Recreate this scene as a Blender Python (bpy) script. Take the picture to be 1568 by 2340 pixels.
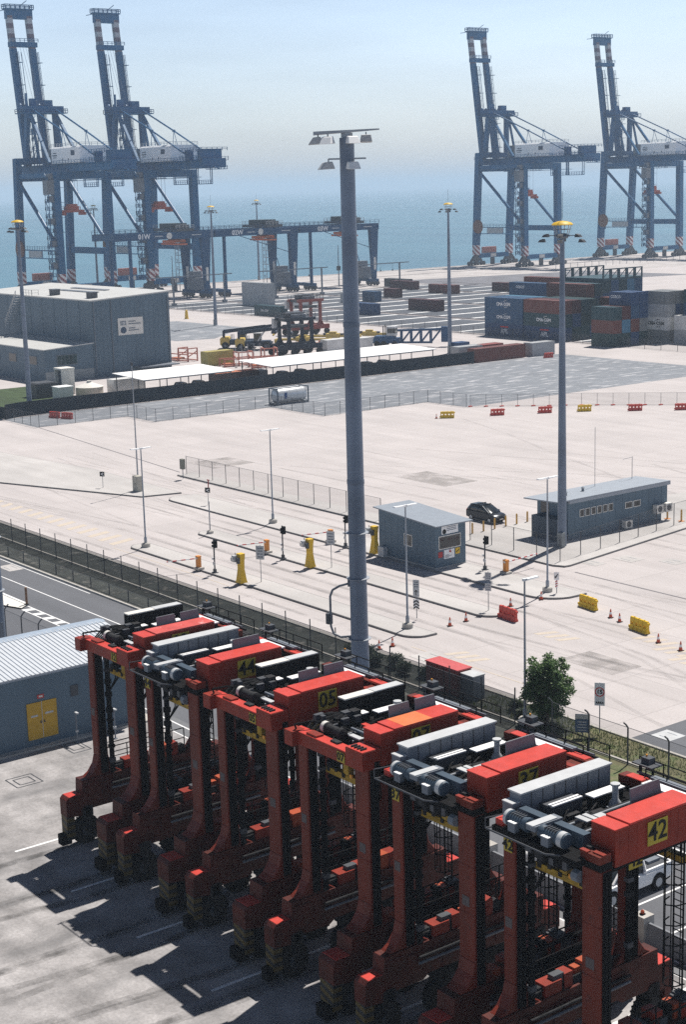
import bpy, bmesh, math, random
from mathutils import Vector, Matrix
R = math.radians
random.seed(7)
for o in list(bpy.data.objects): bpy.data.objects.remove(o)
S = bpy.context.scene
COL = S.collection

# ---------------------------------------------------------------- camera, sky, sun, exposure
# world axes follow the terminal grid: X runs along the kerbs (towards the right of the photo and nearer),
# Y runs across them (towards the sea on the right), Z is up; metres
FPX, CH, PITCH, ROLL = 3600.0, 33.0, math.atan(740 / 3600), R(1.6)
CAM = Vector((70.22, -35.26, CH))
_s, _c = math.sin(R(37)), math.cos(R(37))
def _uv(x, y, z): return Vector((x * _s - y * _c, x * _c + y * _s, z))
_fw = _uv(0, math.cos(PITCH), -math.sin(PITCH))
_u0 = _uv(0, math.sin(PITCH), math.cos(PITCH))
_r0 = _uv(1, 0, 0)
_rt = _r0 * math.cos(ROLL) - _u0 * math.sin(ROLL)
_up = _u0 * math.cos(ROLL) + _r0 * math.sin(ROLL)
cam = bpy.data.cameras.new('camera')
cam.sensor_fit = 'VERTICAL'; cam.sensor_height = 36; cam.lens = FPX / 2340 * 36
cam.clip_start = 0.5; cam.clip_end = 60000
camo = bpy.data.objects.new('camera', cam); COL.objects.link(camo)
camo.matrix_world = Matrix(((_rt.x, _up.x, -_fw.x, CAM.x), (_rt.y, _up.y, -_fw.y, CAM.y), (_rt.z, _up.z, -_fw.z, CAM.z), (0, 0, 0, 1)))
S.camera = camo
def g(px, py, z=0.0):
    "ground point (at height z) that was measured at this place of the survey sheet"
    d = _fw + _rt * (px - 784) / FPX + _up * (1170 - py) / FPX
    return CAM + d * ((z - CH) / d.z)

SUN_EL = R(61.3)
SUNV = Vector((-0.339 * math.cos(SUN_EL), 0.941 * math.cos(SUN_EL), math.sin(SUN_EL))).normalized()
W = bpy.data.worlds.new('World'); S.world = W; W.use_nodes = True
nt = W.node_tree; nt.nodes.clear()
sky = nt.nodes.new('ShaderNodeTexSky'); sky.sky_type = 'NISHITA'; sky.sun_disc = False
sky.sun_elevation = SUN_EL; sky.sun_rotation = R(19.8); sky.altitude = 0
sky.air_density = 1.0; sky.dust_density = 1.2; sky.ozone_density = 3.0
bg = nt.nodes.new('ShaderNodeBackground'); bg.inputs[1].default_value = 0.15
wo = nt.nodes.new('ShaderNodeOutputWorld')
# bright pale haze band low over the sea, deeper blue overhead
tcw = nt.nodes.new('ShaderNodeTexCoord'); spw = nt.nodes.new('ShaderNodeSeparateXYZ'); rpw = nt.nodes.new('ShaderNodeValToRGB'); mxw = nt.nodes.new('ShaderNodeMix')
mxw.data_type = 'RGBA'; mxw.blend_type = 'MULTIPLY'; mxw.inputs[0].default_value = 1
e = rpw.color_ramp.elements; e[0].position = 0.0; e[0].color = (1.03, 1.02, 1.18, 1); e[1].position = 0.5; e[1].color = (.10, .115, .135, 1)
k_ = rpw.color_ramp.elements.new(.16); k_.color = (1.0, .90, .86, 1)
nt.links.new(tcw.outputs['Generated'], spw.inputs[0]); nt.links.new(spw.outputs[2], rpw.inputs[0])
nt.links.new(sky.outputs[0], mxw.inputs[6]); nt.links.new(rpw.outputs[0], mxw.inputs[7])
mpw = nt.nodes.new('ShaderNodeMapping'); mpw.inputs['Scale'].default_value = (3, 3, 22); nzw = nt.nodes.new('ShaderNodeTexNoise'); nzw.inputs['Scale'].default_value = 1.6; nzw.inputs['Detail'].default_value = 5
mrw = nt.nodes.new('ShaderNodeMapRange'); mrw.inputs[1].default_value = .3; mrw.inputs[2].default_value = .7; mrw.inputs[3].default_value = .93; mrw.inputs[4].default_value = 1.07   # thin veil of high cloud
mx2 = nt.nodes.new('ShaderNodeMix'); mx2.data_type = 'RGBA'; mx2.blend_type = 'MULTIPLY'; mx2.inputs[0].default_value = 1
nt.links.new(tcw.outputs['Generated'], mpw.inputs[0]); nt.links.new(mpw.outputs[0], nzw.inputs['Vector']); nt.links.new(nzw.outputs[0], mrw.inputs[0])
nt.links.new(mxw.outputs[2], mx2.inputs[6]); nt.links.new(mrw.outputs[0], mx2.inputs[7])
nt.links.new(mx2.outputs[2], bg.inputs[0]); nt.links.new(bg.outputs[0], wo.inputs[0])
sl = bpy.data.lights.new('sun', 'SUN'); sl.energy = 5.0; sl.angle = R(0.5); sl.color = (1.0, 0.95, 0.88)
so = bpy.data.objects.new('sun', sl); COL.objects.link(so)
so.rotation_euler = (-SUNV).to_track_quat('-Z', 'Y').to_euler(); so.location = (0, 0, 200)
S.view_settings.view_transform = 'Standard'; S.view_settings.look = 'None'
S.view_settings.exposure = 0.33; S.view_settings.gamma = 1
S.render.engine = 'CYCLES'
S.cycles.use_denoising = False
S.cycles.max_bounces = 8; S.cycles.volume_bounces = 2; S.cycles.transparent_max_bounces = 24
HAZE_DENSITY = 0.00021

# ---------------------------------------------------------------- materials
MATS = {}
def mat(name, col, rough=0.65, metal=0.0, var=0.12, scale=1.5, streak=None, spec=0.22, alpha=1.0, emit=None, bump=0.0, wear=None, wearcol=None):
    if name in MATS: return MATS[name]
    m = bpy.data.materials.new(name); m.use_nodes = True
    n = m.node_tree; N = n.nodes; Lk = n.links
    b = N['Principled BSDF']
    b.inputs['Roughness'].default_value = rough; b.inputs['Metallic'].default_value = metal
    b.inputs['Specular IOR Level'].default_value = spec
    if alpha < 1: b.inputs['Alpha'].default_value = alpha
    c = (*col, 1)
    tc = N.new('ShaderNodeTexCoord'); mp = N.new('ShaderNodeMapping')
    oi = N.new('ShaderNodeObjectInfo'); va = N.new('ShaderNodeVectorMath'); vs_ = N.new('ShaderNodeMath'); vs_.operation = 'MULTIPLY'; vs_.inputs[1].default_value = 90
    Lk.new(oi.outputs['Random'], vs_.inputs[0]); Lk.new(tc.outputs['Object'], va.inputs[0]); Lk.new(vs_.outputs[0], va.inputs[1]); Lk.new(va.outputs[0], mp.inputs[0])
    mp.inputs['Scale'].default_value = streak or (1, 1, 1)
    nz = N.new('ShaderNodeTexNoise'); nz.inputs['Scale'].default_value = scale; nz.inputs['Detail'].default_value = 6; nz.inputs['Roughness'].default_value = 0.62
    Lk.new(mp.outputs[0], nz.inputs['Vector'])
    rp = N.new('ShaderNodeValToRGB')
    rp.color_ramp.elements[0].position = 0.28; rp.color_ramp.elements[1].position = 0.72
    rp.color_ramp.elements[0].color = tuple(max(0, x * (1 - var)) for x in col) + (1,)
    rp.color_ramp.elements[1].color = tuple(min(1, x * (1 + var)) for x in col) + (1,)
    Lk.new(nz.outputs[0], rp.inputs[0]); out = rp.outputs[0]
    if wear:
        n2 = N.new('ShaderNodeTexNoise'); n2.inputs['Scale'].default_value = wear; n2.inputs['Detail'].default_value = 8; n2.inputs['Roughness'].default_value = 0.7
        Lk.new(va.outputs[0], n2.inputs['Vector'])
        r2 = N.new('ShaderNodeValToRGB'); r2.color_ramp.elements[0].position = 0.58; r2.color_ramp.elements[1].position = 0.7
        Lk.new(n2.outputs[0], r2.inputs[0])
        mx = N.new('ShaderNodeMix'); mx.data_type = 'RGBA'; Lk.new(r2.outputs[0], mx.inputs[0]); Lk.new(out, mx.inputs[6])
        mx.inputs[7].default_value = (*(wearcol or (.5, .4, .35)), 1); out = mx.outputs[2]
    Lk.new(out, b.inputs['Base Color'])
    if bump:
        bp = N.new('ShaderNodeBump'); bp.inputs['Strength'].default_value = bump; Lk.new(nz.outputs[0], bp.inputs['Height']); Lk.new(bp.outputs[0], b.inputs['Normal'])
    MATS[name] = m; return m

def ground_mat(name, col, stain=0.2, joint=None, jdark=0.75, streak=(0.05, 0.4, 1), stain_scale=0.12, fine=0.12, patch=None, rough=0.85):
    "worn paving: broad stains, drive-line streaks, fine grain and slab joints"
    m = bpy.data.materials.new(name); m.use_nodes = True; n = m.node_tree; N = n.nodes; Lk = n.links
    b = N['Principled BSDF']; b.inputs['Roughness'].default_value = rough; b.inputs['Specular IOR Level'].default_value = 0.25
    tc = N.new('ShaderNodeTexCoord')
    def noise(scale, det, vec=None, rr=0.6):
        z = N.new('ShaderNodeTexNoise'); z.inputs['Scale'].default_value = scale; z.inputs['Detail'].default_value = det; z.inputs['Roughness'].default_value = rr
        Lk.new(vec or tc.outputs['Object'], z.inputs['Vector']); return z.outputs[0]
    def rng(x, lo, hi, a, bb):
        k = N.new('ShaderNodeMapRange'); k.inputs[1].default_value = lo; k.inputs[2].default_value = hi; k.inputs[3].default_value = a; k.inputs[4].default_value = bb
        Lk.new(x, k.inputs[0]); return k.outputs[0]
    def mul(x, y):
        k = N.new('ShaderNodeMath'); k.operation = 'MULTIPLY'; Lk.new(x, k.inputs[0]); Lk.new(y, k.inputs[1]); return k.outputs[0]
    mp = N.new('ShaderNodeMapping'); mp.inputs['Scale'].default_value = streak; Lk.new(tc.outputs['Object'], mp.inputs[0])
    v = mul(rng(noise(stain_scale, 8), .3, .7, 1 - stain, 1 + stain * .5), rng(noise(1.0, 6, mp.outputs[0]), .3, .7, 1 - stain * .6 - .05, 1 + stain * .3 + .03))
    v = mul(v, rng(noise(6, 8, rr=.75), .3, .7, 1 - fine, 1 + fine))
    if joint:
        br = N.new('ShaderNodeTexBrick'); br.offset = 0; br.inputs['Scale'].default_value = 1.0
        br.inputs['Brick Width'].default_value = joint; br.inputs['Row Height'].default_value = joint
        br.inputs['Mortar Size'].default_value = 0.05; br.inputs['Mortar Smooth'].default_value = 0.3
        br.inputs['Color1'].default_value = (1, 1, 1, 1); br.inputs['Color2'].default_value = (.95, .95, .95, 1); br.inputs['Mortar'].default_value = (jdark,) * 3 + (1,)
        Lk.new(tc.outputs['Object'], br.inputs['Vector'])
        sx = N.new('ShaderNodeSeparateColor'); Lk.new(br.outputs[0], sx.inputs[0]); v = mul(v, sx.outputs[0])
    mx = N.new('ShaderNodeMix'); mx.data_type = 'RGBA'; mx.blend_type = 'MULTIPLY'; mx.inputs[0].default_value = 1
    mx.inputs[6].default_value = (*col, 1); Lk.new(v, mx.inputs[7]); out = mx.outputs[2]
    if patch:
        pc, lo, hi, sc, st = patch
        mp2 = N.new('ShaderNodeMapping'); mp2.inputs['Scale'].default_value = st; Lk.new(tc.outputs['Object'], mp2.inputs[0])
        k = rng(noise(sc, 6, mp2.outputs[0]), lo, hi, 0, 1)
        m2 = N.new('ShaderNodeMix'); m2.data_type = 'RGBA'; Lk.new(k, m2.inputs[0]); Lk.new(out, m2.inputs[6]); m2.inputs[7].default_value = (*pc, 1); out = m2.outputs[2]
    Lk.new(out, b.inputs['Base Color'])
    MATS[name] = m; return m

def stripe_mat(name, c1, c2, period, axis=(0, 0, 1), duty=0.5, rough=0.6):
    m = bpy.data.materials.new(name); m.use_nodes = True; n = m.node_tree; N = n.nodes; Lk = n.links
    b = N['Principled BSDF']; b.inputs['Roughness'].default_value = rough
    tc = N.new('ShaderNodeTexCoord'); dt = N.new('ShaderNodeVectorMath'); dt.operation = 'DOT_PRODUCT'
    Lk.new(tc.outputs['Object'], dt.inputs[0]); dt.inputs[1].default_value = tuple(a / period for a in axis)
    fr = N.new('ShaderNodeMath'); fr.operation = 'FRACT'; Lk.new(dt.outputs['Value'], fr.inputs[0])
    lt = N.new('ShaderNodeMath'); lt.operation = 'LESS_THAN'; Lk.new(fr.outputs[0], lt.inputs[0]); lt.inputs[1].default_value = duty
    mx = N.new('ShaderNodeMix'); mx.data_type = 'RGBA'; Lk.new(lt.outputs[0], mx.inputs[0]); mx.inputs[6].default_value = (*c1, 1); mx.inputs[7].default_value = (*c2, 1)
    Lk.new(mx.outputs[2], b.inputs['Base Color']); MATS[name] = m; return m

def mesh_mat(name, col, cover):
    "chain link or shade cloth: a part of the rays goes through"
    m = bpy.data.materials.new(name); m.use_nodes = True; n = m.node_tree; N = n.nodes; Lk = n.links
    b = N['Principled BSDF']; b.inputs['Base Color'].default_value = (*col, 1); b.inputs['Roughness'].default_value = .8
    b.inputs['Alpha'].default_value = cover
    MATS[name] = m; return m

apron = ground_mat('apron_concrete', (.475, .44, .435), .075, 6.0, .80, patch=((.42, .39, .385), .60, .82, .05, (.25, 1.6, 1)))
yardc = ground_mat('yard_concrete', (.36, .345, .345), .40, None, patch=((.12, .12, .125), .50, .80, .40, (.75, .28, 1)), stain_scale=.5, fine=.25)
asph = ground_mat('asphalt', (.125, .13, .145), .12, fine=.14)
paverm = ground_mat('paver_grey', (.20, .215, .24), .10, fine=.14, patch=((.44, .44, .46), .53, .66, .62, (1.5, .36, 1)))
yardas = ground_mat('yard_asphalt', (.085, .095, .115), .2, fine=.15)
farc = ground_mat('quay_concrete', (.46, .43, .42), .25, None, patch=((.22, .22, .24), .58, .74, .02, (1, .35, 1)))
mulch = ground_mat('mulch', (.045, .05, .045), .5, fine=.4, patch=((.2, .19, .17), .56, .75, .8, (1, 1, 1)), stain_scale=.6)
drygrass = ground_mat('dry_grass', (.17, .16, .085), .4, fine=.35, patch=((.075, .11, .04), .5, .68, .9, (1, 1, 1)), stain_scale=.9)
lawn = ground_mat('lawn', (.05, .08, .03), .4, fine=.3, stain_scale=.6)
kerbm = mat('kerb_concrete', (.20, .195, .195), .85, var=.12, scale=3)  # darkened so the kerb's shaded face is carried by its colour
islandm = ground_mat('island_concrete', (.47, .45, .44), .14, None)
wpaint = mat('white_road_paint', (.72, .72, .72), .7, var=.12, scale=4)
ypaint = mat('faded_yellow_paint', (.50, .435, .365), .8, var=.08, scale=2)
darkline = mat('drain_steel', (.16, .15, .16), .7)
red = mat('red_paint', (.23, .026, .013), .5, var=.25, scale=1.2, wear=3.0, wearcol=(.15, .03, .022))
redleg = mat('shaded_grimy_red_paint', (.135, .019, .009), .5, var=.35, scale=.9, streak=(1, 1, .25), wear=2.5, wearcol=(.06, .012, .01))  # red darkened to carry the shade on the legs, plus streaks of grime
redsill = mat('shaded_dirty_red_paint', (.075, .013, .008), .55, var=.5, scale=1.4, wear=2.0, wearcol=(.035, .012, .011))  # red darkened further for the shade low on the frame, plus dirt
redtop = mat('sunlit_red_paint', (.50, .05, .036), .5, var=.14, scale=2.0, wear=1.1, wearcol=(.52, .09, .07))  # lit copy of the red: sun on lids and tops put into colour
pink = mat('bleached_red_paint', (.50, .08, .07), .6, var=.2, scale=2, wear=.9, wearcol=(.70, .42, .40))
orange_red = mat('orange_red_paint', (.36, .07, .026), .5)
blk = mat('black_steel', (.009, .009, .010), .85, var=.3, spec=.08)
grim = mat('grimy_steel', (.028, .028, .03), .8, var=.5, scale=4, spec=.12)
dgrey = mat('dark_grey_paint', (.07, .075, .085), .5, var=.2)
mgrey = mat('mid_grey_paint', (.17, .19, .22), .5, var=.15)
lgrey = mat('light_grey_paint', (.48, .49, .50), .5, var=.1)
bluegrey = mat('blue_grey_paint', (.05, .075, .105), .5, var=.15)
white = mat('white_paint', (.84, .84, .84), .45, var=.06)
offw = mat('off_white_paint', (.66, .64, .60), .6, var=.1)
rubber = mat('tyre_rubber', (.022, .021, .021), .85, var=.3, scale=6)
galv = mat('galvanised_steel', (.33, .35, .38), .42, .35, var=.14, scale=.8, streak=(1, 1, .15))
galvd = mat('weathered_mast_steel', (.17, .205, .265), .48, .25, var=.3, scale=.25, streak=(.3, .3, 1))
yellow = mat('yellow_paint', (.66, .42, .03), .5, var=.12)
dyellow = mat('grimy_yellow_paint', (.35, .22, .03), .6, var=.4, scale=3)
plate_y = mat('number_plate_yellow', (.40, .31, .04), .6, var=.15)
inkk = mat('black_lettering', (.012, .012, .012), .7, var=0)
inkw = mat('white_lettering', (.8, .8, .8), .6, var=0)
inkr = mat('red_lettering', (.6, .05, .04), .6, var=0)
craneb = mat('crane_blue_paint', (.005, .10, .235), .45, var=.18, scale=.3)
craneb2 = mat('gantry_blue_paint', (.006, .06, .15), .45, var=.18, scale=.3)
housew = mat('machinery_house_white', (.84, .85, .87), .5, var=.08)
orange = mat('orange_paint', (.70, .20, .07), .5, var=.15)
cladd = mat('grey_wall_cladding', (.098, .145, .19), .55, var=.1, scale=.5, streak=(1, 1, .2))
cladl = mat('light_wall_cladding', (.25, .27, .28), .55, var=.1)
roofl = mat('pale_roof_sheet', (.50, .50, .49), .5, var=.06, scale=.3)
canvas = mat('white_canopy_sheet', (.82, .81, .80), .5, var=.03)
glass = mat('dark_window_glass', (.02, .025, .03), .08, var=.1, spec=.6)
shade = mat('shade_cloth_dark', (.022, .032, .042), .8, var=.25, scale=.8)
cone_o = mat('cone_orange', (.62, .11, .05), .55, var=.08)
bar_r = mat('barrier_red_plastic', (.55, .075, .055), .5, var=.14, scale=3)
bar_y = mat('barrier_yellow_plastic', (.72, .47, .03), .5, var=.12, scale=3)
amber = mat('amber_lens', (.7, .3, .03), .3, var=0)
boomo = mat('boom_box_orange', (.68, .27, .06), .5, var=.1)
concpost = mat('post_concrete', (.42, .40, .37), .85, var=.2)
hazard = stripe_mat('yellow_black_hazard', (.02, .02, .02), (.10, .066, .014), .4, (0.3, 0, 1))
legstripe = stripe_mat('red_white_leg_stripe', (.74, .72, .72), (.25, .05, .06), 1.9, (.75, .75, 1))
boomstripe = stripe_mat('red_white_boom_stripe', (.40, .42, .46), (.13, .10, .14), 3.4, (0, 0, 1))
armstripe = stripe_mat('red_white_arm_stripe', (.8, .8, .8), (.55, .05, .05), .8, (0, 1, 0))
roofrib = mat('ribbed_steel_roof', (.56, .59, .63), .42, .2, var=.05)
chain = mesh_mat('chain_link_mesh', (.14, .14, .15), .16)
chaind = mesh_mat('green_shade_mesh', (.03, .036, .036), .56)
GR = ('dark', 'mid')

def mark_mat(name, col, cover, scale):
    "worn marks: the noise decides how much of the mark is left"
    m = bpy.data.materials.new(name); m.use_nodes = True; n = m.node_tree; N = n.nodes; Lk = n.links
    b = N['Principled BSDF']; b.inputs['Base Color'].default_value = (*col, 1); b.inputs['Roughness'].default_value = .9; b.inputs['Specular IOR Level'].default_value = .1
    tc = N.new('ShaderNodeTexCoord'); z = N.new('ShaderNodeTexNoise'); z.inputs['Scale'].default_value = scale; z.inputs['Detail'].default_value = 7; z.inputs['Roughness'].default_value = .65
    k = N.new('ShaderNodeMapRange'); k.inputs[1].default_value = .36; k.inputs[2].default_value = .70; k.inputs[3].default_value = 0; k.inputs[4].default_value = cover
    Lk.new(tc.outputs['Object'], z.inputs['Vector']); Lk.new(z.outputs[0], k.inputs[0]); Lk.new(k.outputs[0], b.inputs['Alpha']); MATS[name] = m; return m
trackm = mark_mat('tyre_mark', (.22, .21, .21), .18, .16); oilm = mark_mat('oil_stain', (.06, .06, .06), .32, .7); patchm = mark_mat('repair_patch', (.36, .34, .33), .45, .35)

# ---------------------------------------------------------------- mesh helpers
class MB:
    "collects shapes and links them as ONE mesh object"
    def __init__(s): s.v = []; s.f = []; s.m = []; s.mats = []
    def mi(s, m):
        if m is None: return 0
        if m not in s.mats: s.mats.append(m)
        return s.mats.index(m)
    def add(s, vs, fs, m=None):
        k = len(s.v); s.v += [tuple(v) for v in vs]; i = s.mi(m)
        for f in fs: s.f.append(tuple(k + a for a in f)); s.m.append(i)
        return s
    def box(s, x0, x1, y0, y1, z0, z1, m=None):
        return s.add([(x0, y0, z0), (x1, y0, z0), (x1, y1, z0), (x0, y1, z0), (x0, y0, z1), (x1, y0, z1), (x1, y1, z1), (x0, y1, z1)],
                     [(3, 2, 1, 0), (4, 5, 6, 7), (0, 1, 5, 4), (1, 2, 6, 5), (2, 3, 7, 6), (3, 0, 4, 7)], m)
    def boxc(s, c, sx, sy, sz, m=None):
        return s.box(c[0] - sx / 2, c[0] + sx / 2, c[1] - sy / 2, c[1] + sy / 2, c[2] - sz / 2, c[2] + sz / 2, m)
    def hexa(s, b, t, m=None):
        "eight corners: bottom loop b, top loop t"
        return s.add(list(b) + list(t), [(3, 2, 1, 0), (4, 5, 6, 7), (0, 1, 5, 4), (1, 2, 6, 5), (2, 3, 7, 6), (3, 0, 4, 7)], m)
    def prism(s, pts, axis, a, b, m=None):
        "2D outline pushed along axis x/y/z from a to b"
        def mk(p, q): return {'x': (q, p[0], p[1]), 'y': (p[0], q, p[1]), 'z': (p[0], p[1], q)}[axis]
        n = len(pts); vs = [mk(p, a) for p in pts] + [mk(p, b) for p in pts]
        fs = [tuple(range(n))[::-1], tuple(range(n, 2 * n))] + [(i, (i + 1) % n, n + (i + 1) % n, n + i) for i in range(n)]
        return s.add(vs, fs, m)
    def bar(s, p, q, w, h=None, m=None, up=(0, 0, 1)):
        p, q = Vector(p), Vector(q); d = (q - p).normalized(); u = Vector(up)
        if abs(d.dot(u)) > .98: u = Vector((1, 0, 0))
        sd = d.cross(u).normalized(); u = sd.cross(d).normalized(); h = h or w
        c = [sd * w / 2 + u * h / 2, -sd * w / 2 + u * h / 2, -sd * w / 2 - u * h / 2, sd * w / 2 - u * h / 2]
        return s.hexa([p + a for a in c], [q + a for a in c], m)
    def tube(s, p, q, r, r2=None, n=8, m=None):
        p, q = Vector(p), Vector(q); d = (q - p).normalized(); r2 = r if r2 is None else r2
        u = Vector((0, 0, 1)) if abs(d.z) < .9 else Vector((1, 0, 0)); a = d.cross(u).normalized(); b = d.cross(a)
        vs = []
        for c, rr in ((p, r), (q, r2)):
            for i in range(n):
                t = 2 * math.pi * i / n; vs.append(c + a * rr * math.cos(t) + b * rr * math.sin(t))
        return s.add(vs, [tuple(range(n))[::-1], tuple(range(n, 2 * n))] + [(i, (i + 1) % n, n + (i + 1) % n, n + i) for i in range(n)], m)
    def path(s, pts, r, n=6, m=None):
        for a, b in zip(pts, pts[1:]): s.tube(a, b, r, n=n, m=m)
        return s
    def lathe(s, prof, c=(0, 0, 0), axis='z', n=16, m=None):
        "profile of (radius, height) turned round axis"
        def mk(r, h, t):
            x, y = r * math.cos(t), r * math.sin(t)
            return {'z': (c[0] + x, c[1] + y, c[2] + h), 'x': (c[0] + h, c[1] + x, c[2] + y), 'y': (c[0] + x, c[1] + h, c[2] + y)}[axis]
        vs = [mk(max(r, 1e-4), h, 2 * math.pi * i / n) for r, h in prof for i in range(n)]
        fs = [(j * n + i, j * n + (i + 1) % n, (j + 1) * n + (i + 1) % n, (j + 1) * n + i) for j in range(len(prof) - 1) for i in range(n)]
        fs += [tuple(range(n))[::-1], tuple(range((len(prof) - 1) * n, len(prof) * n))]
        return s.add(vs, fs, m)
    def quad(s, a, b, c, d, m=None): return s.add([a, b, c, d], [(0, 1, 2, 3)], m)
    def rail(s, pts, h=1.05, r=.025, step=1.6, m=None, mid=True):
        "handrail along a path"
        for a, b in zip(pts, pts[1:]):
            a, b = Vector(a), Vector(b); L = (b - a).length; k = max(1, round(L / step)); up = Vector((0, 0, h))
            s.bar(a + up, b + up, r * 2, m=m)
            if mid: s.bar(a + up * .5, b + up * .5, r * 1.6, m=m)
            for i in range(k + 1):
                p = a.lerp(b, i / k); s.bar(p, p + up, r * 2, m=m)
        return s
    def build(s, name, m=None, parent=None, loc=None, smooth=False, bevel=0):
        me = bpy.data.meshes.new(name); me.from_pydata(s.v, [], s.f)
        for x in (s.mats or ([m] if m else [])): me.materials.append(x)
        if len(s.mats) > 1: me.polygons.foreach_set('material_index', s.m)
        bm = bmesh.new(); bm.from_mesh(me); bmesh.ops.recalc_face_normals(bm, faces=bm.faces); bm.to_mesh(me); bm.free()
        if smooth:
            me.polygons.foreach_set('use_smooth', [True] * len(me.polygons))
            try: me.set_sharp_from_angle(angle=R(40))
            except Exception: pass
        me.update()
        o = bpy.data.objects.new(name, me); COL.objects.link(o)
        if parent: o.parent = parent
        if loc is not None: o.location = loc
        if bevel:
            b = o.modifiers.new('bevel', 'BEVEL'); b.width = bevel; b.segments = 1; b.limit_method = 'ANGLE'
        return o

def tag(o, label=None, cat=None, group=None, kind=None):
    for k, v in (('label', label), ('category', cat), ('group', group), ('kind', kind)):
        if v: o[k] = v
    return o
def thing(name, label, cat, loc=(0, 0, 0), rz=0.0, group=None):
    o = bpy.data.objects.new(name, None); COL.objects.link(o); o.empty_display_size = .3
    o.location = loc; o.rotation_euler = (0, 0, rz)
    return tag(o, label, cat, group)
def dup(root, loc, rz=None, label=None, group=None, skip=()):
    def cp(o, par):
        c = o.copy(); COL.objects.link(c)
        if par: c.parent = par
        for ch in KIDS.get(o.name, [x for x in o.children]):
            if ch.name.split('.')[0] not in skip: cp(ch, c)
        return c
    r = cp(root, None); r.location = loc
    if rz is not None: r.rotation_euler = (0, 0, rz)
    if label: r['label'] = label
    if group: r['group'] = group
    return r
KIDS = {}
def structure(name, mb, m=None): return tag(mb.build(name, m), kind='structure')

_dg = None
def lettering(txt, size, org, xd, yd, m, parent, name='lettering', align='CENTER', bold=0.0, ext=.006):
    "flat raised letters; org = centre of the line, xd = reading direction, yd = up"
    cu = bpy.data.curves.new('t', 'FONT'); cu.body = txt; cu.size = size; cu.align_x = align; cu.align_y = 'CENTER'; cu.extrude = ext; cu.offset = bold; cu.resolution_u = 2
    to = bpy.data.objects.new('t', cu); COL.objects.link(to)
    me = bpy.data.meshes.new_from_object(to.evaluated_get(bpy.context.evaluated_depsgraph_get()))
    bpy.data.objects.remove(to); bpy.data.curves.remove(cu)
    xd, yd, org = Vector(xd).normalized(), Vector(yd).normalized(), Vector(org); zd = xd.cross(yd)
    for v in me.vertices: v.co = org + xd * v.co.x + yd * v.co.y + zd * v.co.z
    me.materials.clear(); me.materials.append(m); me.name = name
    o = bpy.data.objects.new(name, me); COL.objects.link(o); o.parent = parent
    return o
def arc(cx, cy, r, a0, a1, n=8): return [(cx + r * math.cos(R(a0 + (a1 - a0) * i / n)), cy + r * math.sin(R(a0 + (a1 - a0) * i / n))) for i in range(n + 1)]
# ---------------------------------------------------------------- ground, sea, roads
structure('sea', MB().box(-26000, 3000, -12000, 26000, -3.6, -3), None)
sea = bpy.data.objects['sea']
m = bpy.data.materials.new('sea_water'); m.use_nodes = True; n = m.node_tree
b = n.nodes['Principled BSDF']; b.inputs['Base Color'].default_value = (.03, .125, .18, 1); b.inputs['Roughness'].default_value = .30; b.inputs['IOR'].default_value = 1.33
tc = n.nodes.new('ShaderNodeTexCoord'); nz = n.nodes.new('ShaderNodeTexNoise'); nz.inputs['Scale'].default_value = .35; nz.inputs['Detail'].default_value = 7
mp = n.nodes.new('ShaderNodeMapping'); mp.inputs['Scale'].default_value = (1, .5, 1); n.links.new(tc.outputs['Object'], mp.inputs[0]); n.links.new(mp.outputs[0], nz.inputs['Vector'])
bp = n.nodes.new('ShaderNodeBump'); bp.inputs['Strength'].default_value = .5; bp.inputs['Distance'].default_value = .6
n.links.new(nz.outputs[0], bp.inputs['Height']); n.links.new(bp.outputs[0], b.inputs['Normal'])
n2 = n.nodes.new('ShaderNodeTexNoise'); n2.inputs['Scale'].default_value = .006; n2.inputs['Detail'].default_value = 6; m2 = n.nodes.new('ShaderNodeMapping'); m2.inputs['Scale'].default_value = (.35, 1.6, 1)
rp = n.nodes.new('ShaderNodeValToRGB'); rp.color_ramp.elements[0].position = .35; rp.color_ramp.elements[1].position = .68; rp.color_ramp.elements[0].color = (.024, .105, .155, 1); rp.color_ramp.elements[1].color = (.042, .15, .205, 1)
n.links.new(tc.outputs['Object'], m2.inputs[0]); n.links.new(m2.outputs[0], n2.inputs['Vector']); n.links.new(n2.outputs[0], rp.inputs[0]); n.links.new(rp.outputs[0], b.inputs['Base Color'])
sea.data.materials.append(m)
structure('ground', MB().box(-429, 260, -260, 1100, -3.9, 0), apron)
def sheet(name, pts, z, m): return structure(name, MB().add([(x, y, z) for x, y in pts], [tuple(range(len(pts)))]), m)
def rect(x0, x1, y0, y1): return [(x0, y0), (x1, y0), (x1, y1), (x0, y1)]
sheet('pavement', rect(-429, -340, -200, 1000), .004, farc)
sheet('pavement', rect(-140, 160, -200, 12.45), .004, yardc)
sheet('road', rect(-160, 120, 13.9, 25.55), .004, asph)
sheet('road', rect(8.3, 90, 32.5, 70), .004, asph)
sheet('path', rect(-160, 120, 12.45, 13.9), .006, mat('edge_strip_grey', (.15, .155, .165), .8))
mb = MB()
for (x0, x1, y0, y1) in [(-160, 120, 12.4, 12.5), (-60, 120, 13.3, 13.42), (-160, 40, 22.25, 22.37), (-46, -30, 19.36, 19.5), (-45.2, -30, 18.5, 18.62), (-150, -46, 25.2, 25.3)]:
    mb.box(x0, x1, y0, y1, .006, .012)
for i in range(8): mb.quad(*[(x, y, .012) for x, y in ((-45.2 + i * 1.75, 18.62), (-44.5 + i * 1.75, 18.62), (-44.3 + i * 1.75, 19.36), (-45.0 + i * 1.75, 19.36))])
for i in range(7): mb.box(20.95 + i * 2.9, 21.07 + i * 2.9, 14.6, 19.8, .006, .012)
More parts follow.
